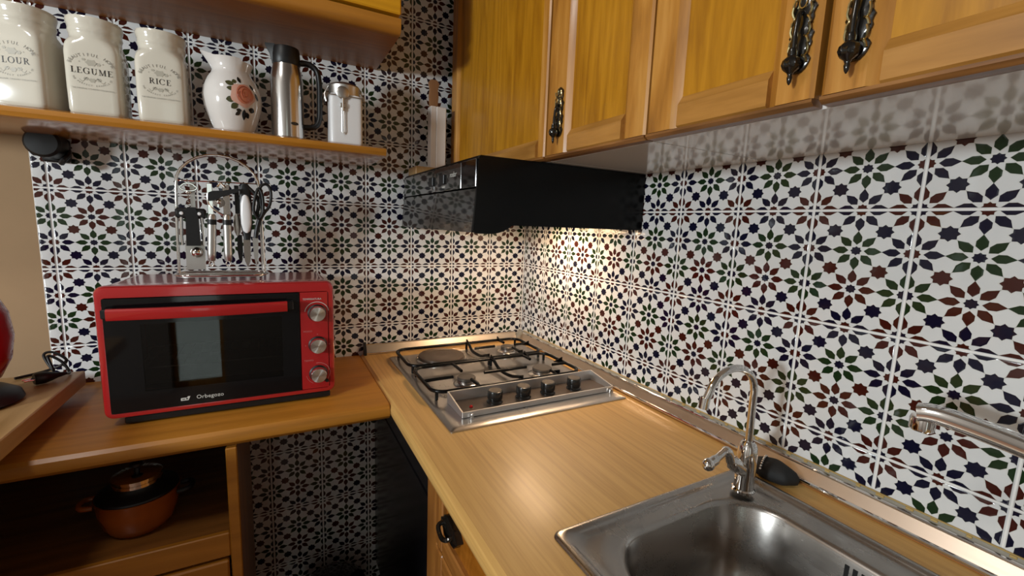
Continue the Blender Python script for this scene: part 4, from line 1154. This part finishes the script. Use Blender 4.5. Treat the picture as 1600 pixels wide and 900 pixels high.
bm = BM(); rings(bm, [rrect(-1.077, -0.888, RY - .042, RY + .042, .033, 1.1996, 5), rrect(-1.077, -0.888, RY - .042, RY + .042, .033, 1.2018, 5)]); obj('base_plate', bm, 'dullsteel', rk, 30)
TYY = RY - .010
G2 = 'kitchen tools hanging on the wire stand'
# winged corkscrew
ck = thing('corkscrew', 'black and chrome winged corkscrew hanging at the left of the stand', 'corkscrew', (-1.043, TYY, 1.27), G2)
bm = BM(); tube(bm, [(-1.043 + .017 * math.cos(a) * (1 if math.sin(a) < .3 else .8), TYY, 1.413 + .009 * math.sin(a)) for a in (2 * PI * k / 20 for k in range(20))], .0022, 7, closed=True)
box(bm, -1.048, -1.037, TYY - .003, TYY + .003, 1.398, 1.404, .001); obj('opener_loop', bm, 'chrome', ck, 50)
bm = BM(); tube(bm, [(-1.0435 + .0030 * math.cos(k * .9), TYY + .0030 * math.sin(k * .9), 1.399 - k * .0011) for k in range(34)], .0011, 5); obj('worm', bm, 'chrome', ck, 60)
bm = BM()
rings(bm, [[(-1.039 + a * w_, TYY + b, z) for a, b in ((-1, -.006), (1, -.006), (1, .006), (-1, .006))] for z, w_ in ((1.274, .0140), (1.32, .0130), (1.352, .012), (1.366, .008))])
box(bm, -1.072, -1.010, TYY - .0045, TYY + .0045, 1.339, 1.364, .006)
obj('body', bm, 'blackmatte', ck, 40)
bm = BM()
for rx in (-1.059, -1.024): lathe(bm, [(.0042, 0), (.0035, .0015), (.001, .002)], (rx, TYY - .0045, 1.351), (0, -1, 0), n=12)
obj('rivet', bm, 'whitetin', ck, kind='stuff')  # plain white stands in for the shine of chrome
for s, rx in ((-1, -1.060), (1, -1.020)):
    bm = BM(); tube(bm, [(rx, TYY, 1.345), (rx + s * .002, TYY, 1.30), (rx + s * .001, TYY, 1.275)], [.0035, .0032, .0028], 8); obj('wing', bm, 'chrome', ck, 50)
# grater / slicer blade with round scoop behind
gr_ = thing('melon_baller', 'small steel scoop with a flat blade hanging behind the corkscrew', 'scoop', (-1.037, RY + .004, 1.24), G2)
bm = BM(); box(bm, -1.058, -1.019, RY + .003, RY + .0045, 1.214, 1.285, .0004); box(bm, -1.042, -1.032, RY + .003, RY + .0045, 1.285, 1.428, .0004); obj('blade', bm, 'dullsteel', gr_)
bm = BM(); lathe(bm, [(.0005, .006), (.006, .0045), (.0105, .001), (.0130, -.006), (.0120, -.006), (.008, -.001)], (-1.035, TYY + .002, 1.257), (0, -1, 0), n=20, cap1=False); obj('bowl', bm, 'chrome', gr_, 60)
# can opener
co = thing('can_opener', 'steel can opener with two tube handles hanging in the stand middle', 'can opener', (-0.985, TYY, 1.23), G2)
for x0_, x1_ in ((-0.999, -1.005), (-0.968, -0.970)):
    bm = BM(); lathe(bm, [(.0060, 0), (.0082, .003), (.0092, .02), (.0092, .098), (.0088, .112), (.006, .116)], (x1_, TYY, 1.236), (x0_ - x1_, 0, .116), n=18); h_ = obj('handle', bm, 'dullsteel', co, 50)
    bm = BM(); lathe(bm, [(.0097, 0), (.0097, .013)], ((x0_ * .82 + x1_ * .18), TYY, 1.326), (x0_ - x1_, 0, .116), n=18); obj('grip_band', bm, 'blackmatte', h_, 50)
    bm = BM(); tube(bm, [(x1_ + .005 * math.cos(a), TYY, 1.230 + .006 * math.sin(a)) for a in (2 * PI * k / 12 for k in range(12))], .0015, 6, closed=True); obj('ring', bm, 'chrome', h_, 50)
bm = BM()
box(bm, -1.007, -0.995, TYY - .002, TYY, 1.350, 1.425, .001); box(bm, -0.975, -0.960, TYY + .001, TYY + .003, 1.350, 1.424, .001)
tube(bm, smooth_path([(-1.005, TYY, 1.40), (-1.004, TYY, 1.375), (-0.990, TYY, 1.360), (-0.975, TYY, 1.350)], 3), .0028, 7)
tube(bm, [(-0.985, TYY, 1.418), (-0.978, TYY, 1.428), (-0.970, TYY, 1.418)], .003, 7)
obj('jaw', bm, 'chrome', co, 40)
bm = BM(); lathe(bm, [(.012, 0), (.012, .003), (.005, .004)], (-0.983, TYY - .002, 1.380), (0, -1, 0), n=18); ball(bm, (-0.983, TYY - .007, 1.382), .0058, 12); obj('gear_wheel', bm, 'chrome', co, 40)
bm = BM(); RR = []
for tt, wz_ in ((0, .010), (.15, .0115), (.5, .0065), (.85, .005), (1, .004)):
    p = Vector((-1.003, TYY - .008, 1.393)).lerp(Vector((-0.940, TYY - .011, 1.413)), tt)
    RR.append([p + Vector((0, -.003, -wz_)), p + Vector((0, -.003, wz_)), p + Vector((0, .003, wz_)), p + Vector((0, .003, -wz_))])
rings(bm, RR); obj('crank', bm, 'blackmatte', co, 40)
# peeler
pe = thing('peeler', 'peeler with an oval silver handle hanging right in the stand', 'peeler', (-0.928, TYY, 1.30), G2)
bm = BM()
RR = [[(-0.927 + w_ * math.cos(a), TYY - .004 + .005 * math.sin(a), z) for a in (2 * PI * k / 16 for k in range(16))] for z, w_ in ((1.308, .003), (1.313, .008), (1.330, .0115), (1.355, .0122), (1.380, .0112), (1.398, .007), (1.402, .003))]
rings(bm, RR); obj('handle', bm, 'whitetin', pe, 60)
bm = BM()
RR = [[(-0.927 + w_ * math.cos(a), TYY - .001 + .0038 * math.sin(a), z) for a in (2 * PI * k / 16 for k in range(16))] for z, w_ in ((1.290, .007), (1.306, .009), (1.33, .0135), (1.38, .0135), (1.402, .0125), (1.422, .012), (1.430, .006))]
rings(bm, RR)
tube(bm, smooth_path([(-0.918, TYY, 1.42), (-0.905, TYY, 1.405), (-0.898, TYY, 1.385), (-0.905, TYY, 1.35)], 4), .004, 8)
obj('back_shell', bm, 'blackmatte', pe, 60)
bm = BM(); rings(bm, [[(-0.928 + a * w_, TYY + b, z) for a, b in ((-1, -.001), (1, -.001), (1, .001), (-1, .001))] for z, w_ in ((1.222, .0008), (1.236, .006), (1.255, .0075), (1.292, .0078))]); obj('blade', bm, 'chrome', pe, 20)
# small knife behind peeler
pk = thing('steel_corer', 'slim steel tool hanging between the can opener and the peeler', 'tool', (-0.947, RY + .006, 1.30), G2)
bm = BM()
RR = [[(-0.948 + w_ * math.cos(a), RY + .004 + .004 * math.sin(a), z) for a in (2 * PI * k / 14 for k in range(14))] for z, w_ in ((1.300, .003), (1.310, .007), (1.330, .009), (1.348, .006), (1.355, .003))]
rings(bm, RR); obj('handle', bm, 'dullsteel', pk, 60)
bm = BM(); rings(bm, [[(-0.944 + a * w_, RY + .004 + b, z) for a, b in ((-1, -.003), (1, -.003), (1, .003), (-1, .003))] for z, w_ in ((1.235, .003), (1.26, .006), (1.302, .005))]); box(bm, -0.951, -0.941, RY + .002, RY + .006, 1.355, 1.425, .001); obj('shaft', bm, 'blackmatte', pk, 30)
# scissors
sz_ = thing('scissors', 'black handled scissors hanging at the right edge of the stand', 'scissors', (-0.884, TYY, 1.33), G2)
bm = BM(); tube(bm, smooth_path([(-0.893, TYY, 1.424), (-0.882, TYY, 1.432), (-0.873, TYY, 1.425), (-0.870, TYY, 1.405), (-0.874, TYY, 1.380), (-0.884, TYY, 1.365), (-0.893, TYY, 1.378), (-0.894, TYY, 1.402)], 4, True), .0035, 8, closed=True)
tube(bm, smooth_path([(-0.884, TYY, 1.367), (-0.897, TYY, 1.345), (-0.905, TYY, 1.315), (-0.908, TYY, 1.295)], 4), .0055, 8); hb_ = obj('handle', bm, 'blackmatte', sz_, 60)
bm = BM(); tube(bm, smooth_path([(-0.897, TYY - .006, 1.42), (-0.905, TYY - .006, 1.40), (-0.910, TYY - .006, 1.365), (-0.900, TYY - .006, 1.345), (-0.890, TYY - .006, 1.36), (-0.889, TYY - .006, 1.40)], 4, True), .0035, 8, closed=True); obj('handle', bm, 'blackmatte', sz_, 60)
bm = BM(); rings(bm, [[(-0.909 + a * w_, TYY + b, z) for a, b in ((-1, -.0012), (1, -.0012), (1, .0012), (-1, .0012))] for z, w_ in ((1.225, .001), (1.25, .005), (1.296, .0065))]); obj('blade', bm, 'dullsteel', sz_, 20)

# ---------------------------------------------------------------- left side: coffee machine, plug
cm = thing('coffee_machine', 'round red and black coffee machine at the left edge', 'coffee machine', (-1.455, -0.215, .9365))
cmx, cmy = -1.443, -0.215
bm = BM()
RR = []
for zz, sx_, sy_, ox_ in ((.972, .050, .05, -.02), (.99, .066, .066, -.005), (1.03, .076, .074, .004), (1.08, .081, .078, .006), (1.13, .080, .078, .002), (1.18, .070, .070, -.008), (1.22, .052, .054, -.02), (1.245, .03, .032, -.03), (1.252, .01, .01, -.035)):
    RR.append([(cmx + ox_ + sx_ * math.cos(a), cmy + sy_ * math.sin(a), zz) for a in (2 * PI * k / 36 for k in range(36))])
rings(bm, RR); obj('body', bm, 'redplastic', cm, 60)
bm = BM(); RR = []
for zz, s in ((.9367, .085), (.942, .092), (.955, .088), (.967, .070), (.975, .055)): RR.append([(cmx + s * math.cos(a), cmy + s * .95 * math.sin(a), zz) for a in (2 * PI * k / 36 for k in range(36))])
rings(bm, RR); obj('base', bm, 'blackmatte', cm, 60)
bm = BM(); RR = []
for zz, s in ((.985, .02), (1.0, .034), (1.05, .045), (1.10, .042), (1.14, .028), (1.155, .012)): RR.append([(cmx + .002 + s * .9 * math.cos(a), cmy - .045 + s * .95 * math.sin(a), zz) for a in (2 * PI * k / 28 for k in range(28))])
rings(bm, RR); obj('front_panel', bm, 'blackgloss', cm, 60)

cm.location = (-1.428, -0.288, .9602); cm.scale = (.9436,) * 3

pl = thing('power_plug', 'black power plug with a looped cable lying on the thick board', 'plug', (-1.362, -0.105, .9367))
bm = BM(); c0 = Vector((-1.375, -0.112, .952)); d_ = Vector((.82, .55, -.02)).normalized()
lathe(bm, [(.012, 0), (.0142, .003), (.0142, .018), (.011, .030), (.007, .040), (.0045, .052), (.0035, .056)], c0, d_, n=20); obj('plug_body', bm, 'blackmatte', pl, 50)
bm = BM()
u_ = Vector((-d_.y, d_.x, 0))
for s in (-1, 1): tube(bm, [c0 + u_ * .007 * s, c0 + u_ * .007 * s - d_ * .018], .0023, 8)
obj('pin', bm, 'chrome', pl)
bm = BM(); tube(bm, smooth_path([c0 + d_ * .055, (-1.335, -0.040, .942), (-1.352, -0.028, .968), (-1.375, -0.03, .985), (-1.362, -0.045, .950), (-1.385, -0.022, .985), (-1.37, -0.015, .99), (-1.345, -0.018, .965), (-1.385, -0.012, .943), (-1.43, -0.05, .9405)], 6), .0032, 8); obj('cable', bm, 'blackmatte', pl, 60)
pl.location = (-1.334, -0.184, .9602); pl.scale = (.9436,) * 3

# ---------------------------------------------------------------- lower cabinet left with saucepan
lc = thing('base_cabinet', 'dark open wooden base cabinet with drawer under the oven counter', 'cabinet', (-1.4, -0.23, 0.0))
LXR, LYF = -0.954, -0.440
bm = BM(); box(bm, LXR - .018, LXR, LYF, -0.01, .0, .857); obj('side_panel', bm, 'darkwood', lc, 0)
bm = BM(); box(bm, LXR - .020, LXR + .001, LYF - .014, LYF - .0005, .0, .857, .002); obj('stile', bm, 'orangewood', lc, 30)
bm = BM(); box(bm, -2.2, LXR - .0185, LYF, -0.01, .645, .660); obj('shelf_board', bm, 'shadedwoodX', lc, 0)
bm = BM(); box(bm, -2.2, LXR - .0205, LYF - .014, LYF - .0005, .606, .662, .002); obj('rail', bm, 'orangewood', lc, 30)
bm = BM(); box(bm, -1.58, LXR - .024, LYF - .020, LYF - .001, .40, .600, .003); dw = obj('drawer', bm, 'orangewood', lc, 30)
bm = BM(); box(bm, -1.545, LXR - .055, LYF - .0215, LYF - .0195, .43, .573, .001); obj('drawer_panel', bm, 'brownwood', dw, 30)
bm = BM(); box(bm, -2.2, -1.59, LYF - .020, LYF - .001, .40, .600, .003); obj('drawer', bm, 'orangewood', lc, 30)
bm = BM(); box(bm, -2.2, LXR - .0205, LYF - .014, LYF - .001, .10, .395, .002); obj('front_panel', bm, 'orangewood', lc, 30)
bm = BM(); box(bm, -2.218, -2.2, LYF, -0.01, .0, .857); obj('side_panel', bm, 'darkwood', lc, 0)

sxp, syp, szp = -1.150, -0.335, .6602
sp_ = thing('saucepan', 'orange enamelled cooking pot with a steel lid in the open cabinet', 'pot', (sxp, syp, szp))
bm = BM(); lathe(bm, [(.046, 0), (.054, .004), (.063, .02), (.071, .052), (.0735, .080), (.075, .0825), (.072, .0825), (.069, .06), (.056, .012), (.02, .008)], (sxp, syp, szp), n=44); obj('body', bm, 'potorange', sp_, 50)
for s in (-1, 1):
    bm = BM(); tube(bm, smooth_path([(sxp + s * .072, syp - .020, szp + .070), (sxp + s * .092, syp - .018, szp + .072), (sxp + s * .098, syp, szp + .073), (sxp + s * .092, syp + .018, szp + .072), (sxp + s * .072, syp + .020, szp + .070)], 4), .0055, 8); obj('handle', bm, 'blackmatte' if s > 0 else 'potorange', sp_, 60)
bm = BM(); lathe(bm, [(.0715, .0828), (.0735, .0845), (.0715, .0875), (.056, .092), (.047, .096), (.043, .104)], (sxp, syp, szp), n=40, cap1=False); li = obj('lid', bm, 'blackmatte', sp_, 40, label='black pan lid with a steel band')
bm = BM(); lathe(bm, [(.0425, .1035), (.0445, .105), (.0445, .1105), (.042, .112), (.042, .114), (.0445, .1155), (.0445, .1205), (.042, .122), (.02, .126)], (sxp, syp, szp), n=40); obj('steel_band', bm, 'chrome', li, 40)
bm = BM(); lathe(bm, [(.005, .125), (.005, .134), (.012, .140), (.012, .146), (.004, .149)], (sxp, syp, szp), n=18); obj('lid_knob', bm, 'blackmatte', li, 40)

# dark round bin in the gap
bn = thing('dark_bin', 'dark glossy round bin on the floor in the gap under the counter', 'bin', (-0.74, -0.17, 0))
bm = BM(); lathe(bm, [(.085, 0), (.09, .01), (.098, .17), (.098, .19)], (-0.74, -0.17, 0), n=36); obj('body', bm, 'blackgloss', bn, 40)
bm = BM(); lathe(bm, [(.100, .188), (.101, .196), (.095, .212), (.07, .228), (.03, .236), (.005, .238)], (-0.74, -0.17, 0), n=36); obj('lid', bm, 'blackgloss', bn, 50)
bm = BM(); box(bm, -0.765, -0.735, -0.277, -0.262, .196, .204, .002); obj('lid_tab', bm, 'chrome', bn)

# ---------------------------------------------------------------- base units under the worktop
ap = thing('built_in_oven', 'black glossy built-in oven under the hob', 'oven', (-0.29, -0.33, .0))
bm = BM(); box(bm, -0.556, -0.02, -0.628, -0.03, .10, .856); obj('carcass', bm, 'blackmatte', ap, 0)
bm = BM(); box(bm, -0.578, -0.5565, -0.630, -0.006, .12, .735, .003); dd = obj('door', bm, 'blackoven', ap, 30)
bm = BM(); box(bm, -0.578, -0.5565, -0.630, -0.006, .739, .856, .003); cp2 = obj('control_strip', bm, 'blackoven', ap, 30)
for ky in (-0.12, -0.22, -0.42, -0.52):
    bm = BM(); lathe(bm, [(.012, 0), (.012, .003), (.010, .004)], (-0.5785, ky, .80), (-1, 0, 0), n=20); kk = obj('knob', bm, 'blacksteel', cp2, 40)
    bm = BM(); box(bm, -0.5833, -0.5826, ky - .0012, ky + .0012, .800, .813); obj('knob_mark', bm, 'whiteink', kk)
bc = thing('base_cabinet', 'reddish wooden base cabinet with framed doors under the worktop edge', 'cabinet', (-0.3, -1.2, .0))
bm = BM(); box(bm, -0.560, -0.545, -0.648, -0.633, .0, .857); box(bm, -0.545, -0.02, -0.648, -0.633, .0, .857); obj('side_panel', bm, 'darkwood', bc, 0)
bm = BM(); box(bm, -0.585, -0.5605, -0.700, -0.634, .08, .857, .002); obj('stile', bm, 'darkwood', bc, 30)
bm = BM(); box(bm, -0.5605, -0.552, -1.62, -0.700, .08, .857); obj('gap_shade', bm, 'darkhole', bc, 0)  # near-black sheet that paints the shade in the gaps between the fronts
def base_front(y1, y0, z0, z1, nm, hy=None, hz=None):
    xf = -0.590; w_ = .040
    bm = BM(); box(bm, xf + .010, xf + .016, y0 + w_ - .002, y1 - w_ + .002, z0 + w_ - .002, z1 - w_ + .002); d = obj(nm, bm, 'brownwood', bc, 0)
    for a, b_ in ((y1 - w_, y1), (y0, y0 + w_)):
        bm = BM(); box(bm, xf, xf + .027, a, b_, z0, z1, .003); obj('stile', bm, 'darkwood', d, 30)
    for a, b_ in ((z0, z0 + w_), (z1 - w_, z1)):
        bm = BM(); box(bm, xf, xf + .027, y0 + w_ + .0005, y1 - w_ - .0005, a, b_, .003); obj('rail', bm, 'darkwoodY', d, 30)
    return d
d1 = base_front(-0.704, -1.10, .690, .853, 'drawer')
# ornate drawer pull
bm = BM()
R0 = []
for i in range(40):
    a = 2 * PI * i / 40
    R0.append((-0.79 + .040 * math.cos(a) * (1 + .10 * math.cos(6 * a)), .772 + .022 * math.sin(a) * (1 + .16 * math.cos(5 * a))))
rings(bm, [[(-0.580, a, b) for a, b in R0], [(-0.593, a, b) for a, b in R0], [(-0.596, -0.79 + (a + .79) * .8, .772 + (b - .772) * .8) for a, b in R0]])
tube(bm, smooth_path([(-0.594, -0.765, .776), (-0.606, -0.768, .772), (-0.608, -0.79, .764), (-0.606, -0.812, .772), (-0.594, -0.815, .776)], 4), .0045, 8)
obj('handle', bm, 'antique', d1, 40, label='antique black ornate pull')
base_front(-0.704, -1.10, .10, .682, 'door'); base_front(-1.104, -1.60, .10, .853, 'door')
bm = BM(); box(bm, -0.54, -0.03, -1.62, -0.65, .04, .08); obj('plinth', bm, 'darkwoodY', bc, 0)
